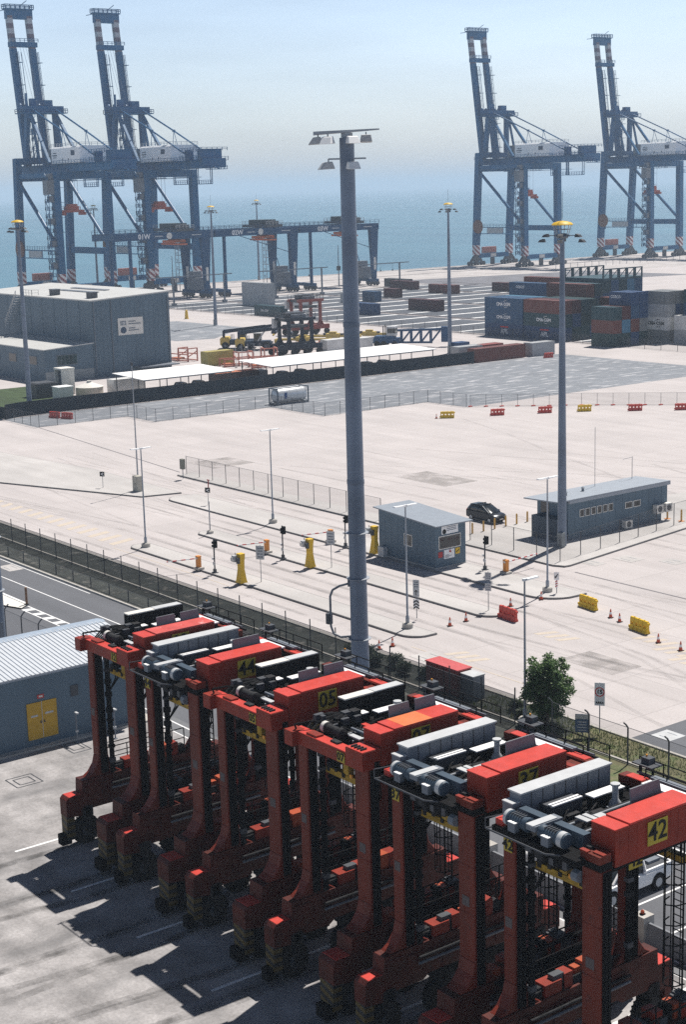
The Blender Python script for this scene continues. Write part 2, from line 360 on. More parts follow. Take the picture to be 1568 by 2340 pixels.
structure('road_markings', mb, wpaint)
mb = MB()
for u0 in (-0.95, 5.2, 11.5, 17.8, 24.2, 30.5, 36.8):
    mb.box(u0 - .09, u0 + .09, -3.4, 12, .008, .014)
structure('road_markings', mb, wpaint)
sheet('ground', rect(-160, 5.6, 25.8, 32.3), .05, mulch)
sheet('grass', rect(5.6, 120, 25.8, 32.3), .052, drygrass)
sheet('lawn', rect(-186, -151, 40, 88), .03, lawn)
mb = MB().box(-160, 120, 25.55, 25.8, 0, .13).box(-160, 120, 32.3, 32.5, 0, .14).box(-75, 120, 29.33, 29.5, 0, .12)
structure('kerb', mb, concpost)
sheet('pavement', [(-150.2, 66.5), (-138.5, 66.5), (-138.5, 81.5), (-130.2, 81.5), (-130.2, 102.2), (-116.2, 102.2), (-116.2, 122.2), (-107.2, 122.6), (-107.2, 185), (-150.2, 185)], .008, paverm)
sheet('pavement', [(-287, 151), (-238, 151), (-236, 160), (-255, 181), (-287, 181)], .008, paverm)
mb = MB(); lines = MB(); rails = MB()
for v0, v1 in ((205, 228), (231.5, 262), (265.5, 296), (299.5, 325)):
    mb.box(-345, -148, v0, v1, .006, .012)
    x = -341.0
    while x < -150:
        lines.box(x - .75, x + .75, v0 + .4, v1 - .4, .012, .02); x += 12.6
for v in (203.4, 229.2, 230.4, 263.3, 264.5, 297.2, 298.4, 327): rails.box(-352, -150, v - .14, v + .14, .004, .10)
structure('pavement', mb, yardas); structure('road_markings', lines, wpaint); structure('ground_line', rails, darkline)
for k in (-396, -425): structure('ground_line', MB().box(k - .15, k + .15, 120, 760, .008, .1), darkline)
# traffic islands in the gate lanes
def island(pts, z=.15, w=.07):
    k = MB().prism(pts, 'z', .0, z, kerbm)
    k.prism(pts, 'z', z, z + .004, islandm) if False else None
    c = Vector((sum(p[0] for p in pts) / len(pts), sum(p[1] for p in pts) / len(pts)))
    o = structure('kerb', k, kerbm)
    ins = []
    for p in pts:
        d = Vector(p) - c; f = Vector((max(0, abs(d.x) - w) * (1 if d.x > 0 else -1), max(0, abs(d.y) - w) * (1 if d.y > 0 else -1))); ins.append((c.x + f.x, c.y + f.y))
    sheet('path', ins, z + .004, islandm); return o
def bullet(x0, x1, y0, y1):
    r = (y1 - y0) / 2; return [(x0 + .7, y1), (x0, y1 - r)] [:0] + arc(x0 + r, y0 + r, r, 180, 270, 6) + arc(x1 - r * 1.4, y0 + r * 1.4, r * 1.4, 270, 360, 7)[:-1] + [(x1, y1), (x0 + r * .4, y1)]
island(bullet(-59.4, -16.6, 36.4, 38.7)); island(bullet(-60, -17.0, 44.35, 46.6)); island(bullet(-77.7, -17.2, 51.3, 53.7) if False else bullet(-77.7, -17.2, 51.3, 55.3))
island([(-89, 60.15), (-26, 60.15), (-25.0, 60.6), (-24.9, 61.2), (-27.9, 79.7), (-34, 118), (-37, 118), (-40.6, 84), (-40.6, 63.0), (-89, 62.3)])
island([(-140, 36), (-100, 42.6), (-90, 46.4), (-80.2, 50.2), (-79, 54.6), (-100, 54.9), (-140, 50)])
sheet('traffic_island', [(-50.6, 19.42), (-46, 19.4), (-45.3, 18.6), (-48.9, 17.3)], .12, offw)
mb = MB().box(-60, -46.1, 19.38, 19.62, 0, .16)
structure('kerb', mb, wpaint)
structure('road_line', MB().bar((-138, 66.6, .01), (-91, 61.7, .01), .16, .012).box(-23.2, 40, 59.95, 60.15, .004, .012), darkline)
mb = MB()
for i in range(17):   # chevron hatching ahead of the first island, faded yellow
    x = -62 - i * 2.3; w = max(.5, 2.6 - i * .1)
    mb.quad((x, 37.2 - w * .5, .006), (x + .9, 37.2 - w * .5, .006), (x + .1, 37.2 + w * .6, .006), (x - .8, 37.2 + w * .6, .006))
for (cx, cy) in ((-12.6, 36.6), (-12, 45), (-6.3, 49.4), (-3.4, 48.4), (-1, 47.3)):
    for i in range(3): mb.quad((cx + i * 1.1, cy - .8, .006), (cx + .55 + i * 1.1, cy - .8, .006), (cx + 1.2 + i * 1.1, cy + .8, .006), (cx + .65 + i * 1.1, cy + .8, .006))
for y in (33.4, 40.6, 48.4): mb.box(-70, -8, y, y + .08, .004, .008) if y > 99 else None
mb.box(-15.5, -2, 35.2, 35.32, .004, .009); mb.box(-60, -40, 35.3, 35.42, .004, .009)
structure('road_markings', mb, ypaint)
mb = MB()
for x, y, w, l in ((-9.85, 1.47, .8, .8), (-13.1, 6.4, 1.1, .6)):
    for s_ in (1, .6):
        for d in (-1, 1): mb.box(x - w * s_, x + w * s_, y + d * l * s_ - .04, y + d * l * s_ + .04, .005, .014, dgrey).box(x + d * w * s_ - .04, x + d * w * s_ + .04, y - l * s_, y + l * s_, .0055, .0145, dgrey)
for x, y, w, l in ((-12.6, 34.6, 1.2, 1.0), (9.5, 34.7, .75, .75), (-59.5, 24.4, 1.3, .7), (-24.6, 63.6, 1.1, .7), (-23.4, 67, 1.1, .9), (-20, 69, 1, .8)):
    mb.box(x - w, x + w, y - l, y + l, .005, .014, islandm if x < 5 else lgrey)
    for d in (-1, 1): mb.box(x - w * .5, x + w * .5, y + d * l * .5 - .03, y + d * l * .5 + .03, .014, .018, mgrey)
structure('pavement_line', mb)

mb = MB(); rr = random.Random(31)
def strip(pts, w, z):
    for a, b in zip(pts, pts[1:]):
        a, b = Vector((*a, z)), Vector((*b, z)); d = (b - a).normalized(); s_ = Vector((-d.y, d.x, 0)) * w / 2; mb.quad(a - s_, b - s_, b + s_, a + s_)
for v in (33.6, 41.2, 48.6, 57.2):     # wheel paths through the gate lanes, fanning out on both sides
    for off in (-.95, .95):
        for k in range(3):
            o = off + rr.uniform(-.25, .25); e0, e1 = rr.uniform(-6, 4), rr.uniform(-14, 10)
            strip([(-112, v + o + e0 * 1.6), (-88, v + o + e0 * .6), (-66, v + o), (-16, v + o), (-2, v + o + e1 * .2), (14, v + o + e1 * .7), (34, v + o + e1 * 1.6)], .38, .0050 + .0004 * (k + 3 * (off > 0)))
for k in range(14):                    # long crossings of the open apron
    y0, y1, x0 = rr.uniform(70, 115), rr.uniform(66, 130), rr.uniform(-70, -10)
    strip([(x0 - 30, y0), (x0 - 15, y0 * .8 + y1 * .2), (x0, y0 * .55 + y1 * .45), (x0 + 20, y0 * .25 + y1 * .75), (x0 + 40, y0 * .08 + y1 * .92), (x0 + 70, y1)], .5, .0100 + .0004 * k)
structure('road_markings', mb, trackm)
mb = MB()
for k, u0 in enumerate((0, 6, 12.25, 18.6, 24.9, 31.25)):   # where the carriers roll in and drip
    for x in (.3, 4.33):
        for j in range(2): strip([(u0 + x + rr.uniform(-.3, .3), 11), (u0 + x + rr.uniform(-.4, .4), -3), (u0 + x + rr.uniform(-2, 1), -14), (u0 + x + rr.uniform(-8, 2), -26)], .5, .0150 + .0004 * (j + 2 * (x > 1)) + .002 * (k % 2))
structure('road_markings', mb, oilm)
mb = MB()
for k, (x, y, w, l) in enumerate(((-70, 78, 9, 5), (-52, 110, 7, 6), (-40, 92, 12, 6), (-96, 66, 6, 6), (-12, 75, 8, 6), (-60, 140, 10, 7), (-20, 104, 6, 12), (0, 52, 6, 4), (-6, 41, 5, 3))): mb.box(x, x + w, y, y + l, .0020, .0032 + .0001 * k)
structure('road_markings', mb, patchm)

# ---------------------------------------------------------------- straddle carriers
def wheel_parts(root, x, y, k):
    w = MB().lathe([(.30, -.24), (.62, -.25), (.70, -.21), (.735, -.1), (.735, .1), (.70, .21), (.62, .25), (.30, .24)], (x, y, .735), 'x', 24, rubber)
    for i in range(24):
        t = 2 * math.pi * i / 24; w.boxc((x, y + .735 * math.cos(t), .735 + .735 * math.sin(t)), .40, .07, .07, rubber)
    o = w.build('wheel', None, root)
    MB().lathe([(.10, -.27), (.30, -.24), (.34, -.20), (.34, .20), (.30, .24), (.10, .27)], (x, y, .735), 'x', 14).build('rim', dgrey, o)
def straddle(name, kind):
    t = thing(name, 'x', 'straddle carrier')
    X0 = ((0.0, .6), (3.90, 4.77))
    for si, (x0, x1) in enumerate(X0):
        xm = (x0 + x1) / 2
        # sill with its bogie heads, one welded box
        b = MB()
        out = [(-2.05, 1.75), (-2.05, 2.62), (-1.9, 2.78), (-1.12, 2.78), (-1.08, 3.5), (7.58, 3.5), (7.62, 2.78), (8.4, 2.78), (8.55, 2.62), (8.55, 1.75), (7.7, 1.62), (7.2, 1.9), (5.6, 1.9), (5.3, 2.1), (1.2, 2.1), (.9, 1.9), (-.7, 1.9), (-1.2, 1.62)]
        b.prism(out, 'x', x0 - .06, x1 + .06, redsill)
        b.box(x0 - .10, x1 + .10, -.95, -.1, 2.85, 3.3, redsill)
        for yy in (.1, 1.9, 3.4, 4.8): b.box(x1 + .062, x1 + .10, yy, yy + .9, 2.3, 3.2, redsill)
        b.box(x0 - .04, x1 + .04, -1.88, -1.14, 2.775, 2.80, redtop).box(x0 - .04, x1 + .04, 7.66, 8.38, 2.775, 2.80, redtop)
        b.build('sill_beam', None, t, bevel=.03)
        for yy, sg in ((-2.05, 1), (8.55, -1)):
            bp_ = MB().box(x0, x1, min(yy, yy + sg * .45), max(yy, yy + sg * .45), .45, 1.76)
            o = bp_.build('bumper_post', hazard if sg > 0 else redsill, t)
            yb = yy - sg * .32
            MB().box(x0 + .06, x1 - .06, min(yb, yb + sg * .6), max(yb, yb + sg * .6), .22, .8).build('sensor_box', blk, o, bevel=.04)
        for k, yy in enumerate((-.87, 2.0, 4.5, 7.37)):
            wheel_parts(t, xm, yy, k)
            MB().box(xm - .42, xm - .33, yy - .16, yy + .16, .6, 2.1).box(xm + .33, xm + .42, yy - .16, yy + .16, .6, 2.1).box(xm - .42, xm + .42, yy - .3, yy + .3, 1.55, 2.05).build('wheel_fork', grim, t)
        for yy, s in ((0, 1), (5.95, -1)):
            l = MB().box(x0, x1, yy, yy + .55, 4.55, 10.35)
            fl = [(yy, 4.56), (yy - .12, 4.1), (yy - .42, 3.7), (yy - .75, 3.49), (yy + 1.3, 3.49), (yy + .97, 3.7), (yy + .67, 4.1), (yy + .55, 4.56)]
            l.prism(fl, 'x', x0 + .003, x1 - .003)
            for zz in (6.4, 8.3): l.box(x0 - .015, x1 + .015, yy - .015, yy + .565, zz, zz + .06)
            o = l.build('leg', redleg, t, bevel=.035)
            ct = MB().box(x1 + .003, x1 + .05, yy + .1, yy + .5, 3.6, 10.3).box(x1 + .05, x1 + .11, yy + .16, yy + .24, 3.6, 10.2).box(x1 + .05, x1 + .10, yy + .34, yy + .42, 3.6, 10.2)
            ct.build('leg_shade_plate', blk, o)  # black plates added to paint the shade on the leg's side
        # gear on the sill
        d = MB()
        rr = random.Random(5 + si)
        for k in range(14):
            yy = .9 + rr.random() * 4.4; h = .15 + rr.random() * .55
            d.box(x0 + rr.random() * .2, x1 - rr.random() * .25, yy, yy + .25 + rr.random() * .7, 3.5, 3.5 + h, rr.choice([grim, red, blk, orange_red, dgrey]))
        for k in range(4): d.tube((x0 + .1 + k * .12, .8, 3.62 + k * .05), (x0 + .1 + k * .12, 5.8, 3.66 + k * .05), .035, m=grim)
        d.tube((x1 + .18, .6, 3.0), (x1 + .18, 5.9, 3.0), .06, m=grim); d.tube((x1 + .18, .6, 2.75), (x1 + .18, 5.9, 2.75), .06, m=mgrey)
        d.build('drive_gear', None, t)
        hr = MB(); sx = x0 - .15 if si == 0 else x1 + .75
        hr.rail([(sx, .9, 3.5), (sx, 5.6, 3.5)], 1.1, .022, 1.2); hr.box(min(sx, x0), max(sx, x1), .9, 5.6, 3.42, 3.49)
        hr.rail([(sx - .6, 1.4, 3.5), (sx - .6, 5.2, 3.5)], 1.1, .022, 1.4)
        hr.build('handrail', blk, t)
        # longitudinal top beam
        MB().box(x0 + .02, x1 - .02, .55, 5.95, 10.22 if si else 9.95, 10.33 if si else 10.55).box(x0 - .02, x1 + .02, -.02, .57, 10.35, 10.62).box(x0 - .02, x1 + .02, 5.93, 6.52, 10.35, 10.62).build('top_beam', blk, t, bevel=.03)
    # rear cross beam with its gantry
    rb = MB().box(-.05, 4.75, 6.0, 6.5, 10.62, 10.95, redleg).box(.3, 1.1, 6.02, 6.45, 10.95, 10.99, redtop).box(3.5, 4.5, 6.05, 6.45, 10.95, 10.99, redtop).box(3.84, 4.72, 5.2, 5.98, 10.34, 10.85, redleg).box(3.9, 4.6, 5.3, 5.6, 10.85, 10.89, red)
    rb.build('rear_cross_beam', None, t, bevel=.03)
    pl = MB().box(.1, 4.6, 6.55, 7.15, 10.55, 10.6, grim)
    pl.rail([(-.05, 7.2, 10.6), (4.75, 7.2, 10.6)], .75, .018, 1.2, blk); pl.rail([(.9, 6.5, 11.0), (4.0, 6.5, 11.0)], .3, .02, 1.0, blk, False)
    pl.box(1.3, 3.6, 6.3, 6.6, 11.02, 11.12, mgrey); pl.tube((.3, 6.9, 10.8), (4.4, 6.9, 10.8), .07, m=grim); pl.tube((.3, 6.7, 10.95), (4.4, 6.7, 11.0), .05, m=mgrey)
    pl.build('rear_platform', None, t)
    a = MB().bar((.2, 7.0, 10.6), (.2, 7.0, 11.25), .07, m=blk).bar((.8, 7.0, 10.6), (.8, 7.0, 11.25), .07, m=blk).box(.0, 1.0, 6.7, 7.4, 11.22, 11.27, dgrey).box(.3, .7, 6.9, 7.25, 11.27, 11.5, dgrey).tube((.4, 7.1, 11.5), (.4, 7.1, 11.58), .04, m=amber)
    a.build('antenna_table', None, t)
    # inner deck: dark frame, hoses, pipes
    dk = MB().box(.62, 4.08, .95, 5.2, 10.0, 10.1, blk).box(.6, 4.1, 5.3, 5.9, 10.0, 10.5, blk).box(.6, 4.1, .5, .9, 9.95, 10.45, blk).box(1.0, 3.5, 2.0, 4.9, 9.85, 10.25, blk).box(.57, .75, .5, 5.95, 10.0, 10.45, blk).box(3.55, 4.12, .5, 5.95, 9.95, 10.5, blk).box(2.0, 2.2, .5, 5.95, 10.0, 10.42, blk)
    rr = random.Random(11 + len(kind))
    for k in range(26):
        x, y = .7 + rr.random() * 2.7, .7 + rr.random() * 4.6; s_ = .1 + rr.random() * .3
        dk.box(x, x + s_, y, y + s_ * (1 + rr.random()), 10.25, 10.4 + rr.random() * .35, rr.choice([blk, grim, dgrey, blk, mgrey, grim]))
    for k, xx in enumerate((1.75, 1.95, 2.55, 2.75, 3.2)): dk.tube((xx, .8, 10.75 + .05 * (k % 2)), (xx, 5.4, 10.75 + .05 * (k % 2)), .045 + .01 * (k % 2), m=(mgrey if k % 2 else grim))
    for k in range(10):
        x = 1.0 + rr.random() * 2.4; y = .6 + rr.random() * 4; p0 = Vector((x, y, 10.5))
        pts = [p0, p0 + Vector((rr.uniform(-.3, .3), .3, .25)), p0 + Vector((rr.uniform(-.5, .5), .8, .3)), p0 + Vector((rr.uniform(-.6, .6), 1.2, .05))]
        dk.path(pts, .03, 5, grim)
    dk.build('inner_deck', None, t)
    st = MB().lathe([(.24, 0), (.24, .12), (.12, .3), (.12, .78), (.18, .8), (.18, .88), (.08, .9)], (1.4, 4.3, 10.55), 'z', 14, lgrey).box(1.2, 1.65, 4.0, 4.6, 10.2, 10.56, mgrey)
    MB().tube((2.0, 4.9, 10.1), (2.0, 4.9, 11.15), .11).build('vent_pipe', mgrey, t)
    st.build('exhaust_stack', None, t, smooth=True)
    # electrical house: red box with two lids
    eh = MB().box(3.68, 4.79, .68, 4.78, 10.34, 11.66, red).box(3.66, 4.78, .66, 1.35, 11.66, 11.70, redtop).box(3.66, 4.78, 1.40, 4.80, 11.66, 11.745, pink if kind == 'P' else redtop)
    for k in range(9): eh.box(4.79, 4.80, .9 + k * .42, .915 + k * .42, 10.7, 11.6, red)
    if kind == 'A7': eh.box(3.65, 4.79, 1.9, 3.4, 11.745, 11.75, mat('orange_lid_paint', (.62, .17, .06), .5, var=.1, scale=2))
    eh.build('electrical_house', None, t, bevel=.025)
    for y0 in ((2.2, 3.6) if kind != 'B' else (2.9,)):
        w = 1.25 if kind != 'B' else 1.7
        MB().hexa([(3.5, y0, 10.6), (3.56, y0, 10.6), (3.56, y0 + w, 10.6), (3.5, y0 + w, 10.6)], [(3.28, y0 + .08, 12.12), (3.34, y0 + .08, 12.12), (3.34, y0 + w - .12, 12.12), (3.28, y0 + w - .12, 12.12)]).build('sloping_panel', mat('panel_grey', (.17, .18, .20), .6), t)
    MB().box(1.7, 3.55, 5.35, 5.85, 11.18, 11.25, white).box(1.75, 3.5, 5.4, 5.8, 10.5, 11.18, blk).build('rear_cover', None, t)
    MB().box(.7, 1.15, 3.45, 5.1, 10.98, 11.03, white).box(.75, 1.1, 3.5, 5.05, 10.3, 10.98, blk).build('engine_cover', None, t)
    # left-hand engine box
    if kind == 'B':
        gb = MB().box(-.46, .10, .78, 5.42, 10.5, 11.52, mgrey).box(-.46, .06, .42, .775, 10.5, 11.22, mgrey).box(-.48, .08, .40, .77, 11.22, 11.26, lgrey)
        for k in range(7): gb.box(.102, .12, 1.3 + k * .58, 1.33 + k * .58, 10.62, 11.5, dgrey)
        gb.box(-.54, .16, .74, 5.46, 11.52, 11.58, lgrey)
        gb.box(.55, .65, 1.7, 3.2, 11.0, 11.05, white).box(.72, .82, 1.7, 3.2, 11.0, 11.05, white).box(.12, .82, 1.7, 3.2, 10.5, 10.98, dgrey)
        gb.build('engine_house', None, t)
        for k in range(2):
            for j in range(2): pass
        MB().box(1.9, 2.5, 1.7, 1.95, 10.95, 11.0).box(1.95, 2.6, 2.0, 2.2, 10.97, 11.02).box(2.2, 2.9, 2.3, 2.7, 10.95, 11.0).build('step_plates', lgrey, t)
        # hoist: two motors on one shaft, gear housing behind
        hz_ = 11.0
        for k, (xa, xb) in enumerate(((.35, 1.55), (2.0, 3.3))):
            mo = MB().lathe([(.10, 0), (.27, .02), (.29, .08), (.29, .22), (.24, .24), (.24, .95), (.27, .97), (.27, 1.1), (.15, 1.16)] if k == 0 else [(.15, 0), (.25, .04), (.25, .16), (.23, .2), (.23, .86), (.28, .88), (.28, 1.22), (.25, 1.27), (.06, 1.28)], (xa, -.05, hz_), 'x', 20, bluegrey)
            mo.lathe([(.295, .0), (.295, .14)] if k == 0 else [(.29, .98), (.29, 1.2)], (xa, -.05, hz_), 'x', 20, lgrey)
            mo.box(xa + .35, xa + .7, -.42, -.2, hz_ - .32, hz_ + .02, mgrey).box(xa + .34, xa + .71, -.43, -.19, hz_ + .02, hz_ + .045, white)
            for j in range(5): mo.box(xa + .3 + j * .12, xa + .34 + j * .12, -.2, .1, hz_ + .2, hz_ + .27, dgrey)
            mo.build('hoist_motor', None, t, smooth=True)
        gh = MB().hexa([(.12, .42, 10.62), (3.5, .42, 10.62), (3.5, 1.1, 10.62), (.15, 1.1, 10.62)], [(.2, .55, 11.12), (3.45, .55, 11.12), (3.45, .9, 11.12), (.2, .9, 11.12)], bluegrey)
        gh.box(1.55, 2.0, -.35, 1.0, 11.0, 11.2, mgrey).box(1.6, 1.95, -.4, .8, 11.2, 11.24, lgrey)
        gh.build('gear_housing', None, t)
        fb = MB().box(-.1, 4.1, -.45, .5, 10.45, 10.66, blk).box(.57, 4.1, .1, .5, 10.0, 10.45, blk)
        rr = random.Random(8)
        for k in range(9):
            x = .8 + rr.random() * 2.8; fb.boxc((x, .0 + rr.random() * .3, 9.95 + rr.random() * .3), .2 + rr.random() * .3, .3, .2 + rr.random() * .4, rr.choice([blk, grim, blk, dgrey]))
        fb.tube((3.55, .0, 9.9), (3.85, .0, 9.9), .22, m=mgrey)
        fb.build('front_cross_beam', None, t)
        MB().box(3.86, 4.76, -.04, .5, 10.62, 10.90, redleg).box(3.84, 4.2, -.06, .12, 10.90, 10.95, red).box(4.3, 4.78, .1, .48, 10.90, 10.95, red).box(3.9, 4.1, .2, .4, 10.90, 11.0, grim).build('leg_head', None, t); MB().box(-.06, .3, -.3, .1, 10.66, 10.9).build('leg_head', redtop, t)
        MB().path([(.0, .3, 10.5), (-.1, -.75, 10.62), (2.9, -.75, 10.62), (3.35, -.4, 10.62), (4.05, -.05, 10.62)], .035, 6, dgrey).path([(-.1, -.75, 10.62), (-.1, -.75, 11.0), (.1, .2, 11.0)], .025, 5, dgrey).build('guard_rail', None, t)
    else:
        gb = MB().box(-.42, .08, 2.5, 5.8, 10.5, 11.5, blk).box(-.46, .06, 2.5, 4.1, 11.5, 11.56, offw).box(-.46, .06, 4.13, 5.75, 11.52, 11.57, lgrey).box(.08, .75, 2.9, 3.3, 10.5, 10.95, blk).box(.35, .75, 2.9, 3.25, 10.95, 11.0, white)
        for k in range(5): gb.box(.082, .11, 2.7 + k * .6, 2.74 + k * .6, 10.6, 11.4, grim)
        gb.build('engine_house', None, t)
        gb = MB()
        rr = random.Random(3)
        for k in range(18):
            x, y = -.1 + rr.random() * 1.1, 1.0 + rr.random() * 1.8
            gb.boxc((x, y, 10.75 + rr.random() * .35), .12 + rr.random() * .3, .15 + rr.random() * .3, .12 + rr.random() * .3, rr.choice([blk, grim, blk, dgrey]))
        for k in range(7): gb.path([(.0 + k * .15, .5, 10.7), (-.1 + k * .17, 1.1, 11.15 - .05 * k), (.1 + k * .1, 2.0, 11.1), (.2, 2.7, 10.9)], .04, 5, blk if k % 2 else grim)
        gb.path([(.1, -.1, 10.7), (.25, -.3, 11.15), (.5, .3, 11.2), (.9, 1.4, 11.0)], .045, 6, blk)
        gb.build('hose_bundle', None, t)
        MB().lathe([(.10, 0), (.20, .04), (.24, .1), (.24, .38), (.19, .42), (.19, 1.15), (.23, 1.18), (.23, 1.4), (.12, 1.46)], (.85, .72, 11.0), 'x', 18, grim).lathe([(.245, .1), (.245, .3)], (.85, .72, 11.0), 'x', 18, offw).box(1.0, 1.2, .55, .9, 10.5, 10.85, blk).box(2.0, 2.2, .55, .9, 10.5, 10.85, blk).build('hoist_drum', None, t, smooth=True)
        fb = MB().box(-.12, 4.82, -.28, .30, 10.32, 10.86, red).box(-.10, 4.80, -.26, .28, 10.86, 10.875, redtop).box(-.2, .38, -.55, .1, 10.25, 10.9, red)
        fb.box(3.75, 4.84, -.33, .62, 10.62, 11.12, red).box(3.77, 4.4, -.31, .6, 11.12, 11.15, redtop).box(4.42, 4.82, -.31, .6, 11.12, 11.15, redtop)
        for k in range(4): fb.box(3.95 + k * .2, 4.03 + k * .2, -.2, .1, 11.15, 11.22, grim)
        fb.box(.9, 1.6, -.2, .2, 10.875, 10.96, red).box(2.3, 2.8, .0, .25, 10.875, 10.95, grim)
        fb.build('front_cross_beam', None, t, bevel=.03)
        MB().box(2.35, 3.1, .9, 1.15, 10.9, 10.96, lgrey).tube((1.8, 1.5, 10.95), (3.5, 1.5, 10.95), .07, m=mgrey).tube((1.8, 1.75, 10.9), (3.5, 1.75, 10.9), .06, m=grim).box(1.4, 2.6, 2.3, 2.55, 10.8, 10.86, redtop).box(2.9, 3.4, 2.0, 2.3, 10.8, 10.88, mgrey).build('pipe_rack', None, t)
    # lifting gear hanging in the portal
    hb = MB().bar((.75, 1.0, 9.05), (3.95, 1.0, 9.05), .30, .26, dyellow).bar((.75, 5.2, 9.05), (3.95, 5.2, 9.05), .3, .26, dyellow).box(2.0, 2.35, .85, 1.15, 9.15, 9.75, dyellow)
    hb.box(.9, 1.15, .8, 5.4, 9.2, 9.45, grim).box(3.0, 3.25, .8, 5.4, 9.3, 9.55, grim).box(1.2, 3.4, 1.3, 4.9, 9.3, 9.8, blk)
    for k in range(6): hb.boxc((1.0 + k * .52, .84, 9.12 + (k % 2) * .1), .16, .08, .16, amber if k == 3 else grim)
    for xx in (.95, 3.75):
        for yy in (1.0, 5.2): hb.tube((xx, yy, 9.1), (xx, yy, 10.2), .03, m=blk)
    hb.box(3.3, 3.7, .75, 1.2, 8.7, 9.0, mgrey).box(.7, 1.0, 1.2, 1.5, 9.4, 9.8, lgrey)
    hb.build('lifting_frame', None, t)
    # hose chains and cable ladders running down inside the legs, sticker plates on the legs
    hc = random.Random(21)
    for x, y in ((.62, .62), (3.72, .62), (.62, 5.75), (3.72, 5.75)):
        h_ = MB().box(x, x + .14, y, y + .22, 3.55, 10.2, blk)
        for k in range(9): h_.boxc((x + .07, y + .11, 4.2 + k * .68 + hc.random() * .2), .24, .3, .14 + hc.random() * .16, hc.choice([grim, blk, dgrey, blk]))
        for k in range(3): h_.path([(x + .1, y + .1 + k * .07, 10.2), (x + .3 + .1 * k, y + .4, 9.4), (x + .2, y + .5 + .1 * k, 8.6), (x + .07, y + .15, 7.9)], .03, 5, blk)
        h_.build('hose_chain', None, t)
    for x0, x1 in ((.1, .45), (4.1, 4.5)):
        MB().box(x0, x1, -.012, -.001, 6.7, 7.1).build('sticker_plate', mat('dull_sticker', (.10, .085, .085)), t)
    MB().box(4.831, 4.84, .9, 2.3, 2.75, 2.95).build('sticker_plate', mat('dull_sticker', (.16, .12, .11)), t)
    # caged ladder inside the right rear leg
    ld = MB(); lx, ly = 3.9, 4.7
    for dx in (0, .45): ld.bar((lx + dx, ly, 2.6), (lx + dx, ly, 10.3), .05)
    for k in range(26): ld.bar((lx, ly, 2.75 + k * .29), (lx + .45, ly, 2.75 + k * .29), .03)
    for k in range(8):
        z = 4.6 + k * .78; c = [(lx + .225 + .38 * math.cos(R(a)), ly - .05 - .62 * math.sin(R(a)), z) for a in (0, 40, 90, 140, 180)]
        for p, q in zip(c, c[1:]): ld.bar(p, q, .035)
    for a in (25, 65, 115, 155): ld.bar((lx + .225 + .4 * math.cos(R(a)), ly - .05 - .6 * math.sin(R(a)), 4.6), (lx + .225 + .4 * math.cos(R(a)), ly - .05 - .6 * math.sin(R(a)), 10.1), .03)
    ld.build('caged_ladder', blk, t)
    ld = MB(); lx = 4.75
    for dy in (0, .5): ld.bar((lx + .35, 6.3 + dy, .9), (lx + .2, 6.3 + dy, 3.6), .05)
    for k in range(9): ld.bar((lx + .33, 6.3, 1.1 + k * .29), (lx + .33, 6.8, 1.1 + k * .29), .03)
    ld.rail([(lx + .6, 5.6, 3.5), (lx + .6, 7.4, 3.5), (lx + .1, 7.4, 3.5)], 1.1, .025, .8)
    ld.build('access_ladder', blk, t)
    return t
def number_plates(t, num, kind):
    def plate(o, xd, w, h, nm='number_plate'):
        zd = Vector(xd).cross(Vector((0, 0, 1))); o = Vector(o); xd = Vector(xd)
        c = [o - xd * w / 2 - Vector((0, 0, h / 2)), o + xd * w / 2 - Vector((0, 0, h / 2)), o + xd * w / 2 + Vector((0, 0, h / 2)), o - xd * w / 2 + Vector((0, 0, h / 2))]
        b = MB().hexa([p - zd * .01 for p in c], [p + zd * .012 for p in c])
        p = b.build(nm, plate_y, t); lettering(num, h * 1.12, o + zd * .02, xd, (0, 0, 1), inkk, p, bold=.012)
    plate((4.81, 2.75, 11.1), (0, 1, 0), 1.0, .86)
    if kind == 'B': plate((.30, -.035, 9.9), (1, 0, 0), .42, .5); None
    else: plate((3.4, -.30, 10.58), (1, 0, 0), .5, .42)
    plate((4.76, -1.4, 2.3), (0, 1, 0), .5, .42)
    plate((3.83, 2.75, 9.72), (0, 1, 0), .7, .62)
pA = straddle('straddle_carrier', 'P'); pB = straddle('straddle_carrier', 'B')
ROW = [('12', pA, 0.0, .92, 'red straddle carrier marked 12 with bleached pinkish roof lids, far left end of the row'),
       ('44', pB, 6.0, .85, 'red straddle carrier marked 44 with twin grey hoist motors, second from left'),
       ('05', pA, 12.25, .92, 'red straddle carrier marked 05 with a black engine box, between carriers 44 and 07'),
       ('07', pA, 18.6, .92, 'red straddle carrier marked 07 with one orange lid panel, left of the grey-roofed 37'),
       ('37', pB, 24.9, .88, 'red straddle carrier marked 37 with long pale grey engine roof, second from right'),
       ('42', pB, 31.25, .88, 'red straddle carrier marked 42, nearest and right-hand end of the row')]
pC = straddle('straddle_carrier', 'A'); pD = straddle('straddle_carrier', 'A7')
seen = set()
for num, pr, u0, v0, lab in ROW:
    k = 'B' if pr is pB else 'A'
    src = {'05': pC, '07': pD}.get(num, pr)
    o = src if src.name not in seen else dup(src, (u0, v0, 0), label=lab); seen.add(src.name)
    o.location = (u0, v0, 0); o['label'] = lab; o['group'] = 'red straddle carriers parked in a row'
    PEND = globals().setdefault('PLATES', []); PEND.append((o, num, k))
for o, num, k in PLATES: number_plates(o, num, k)
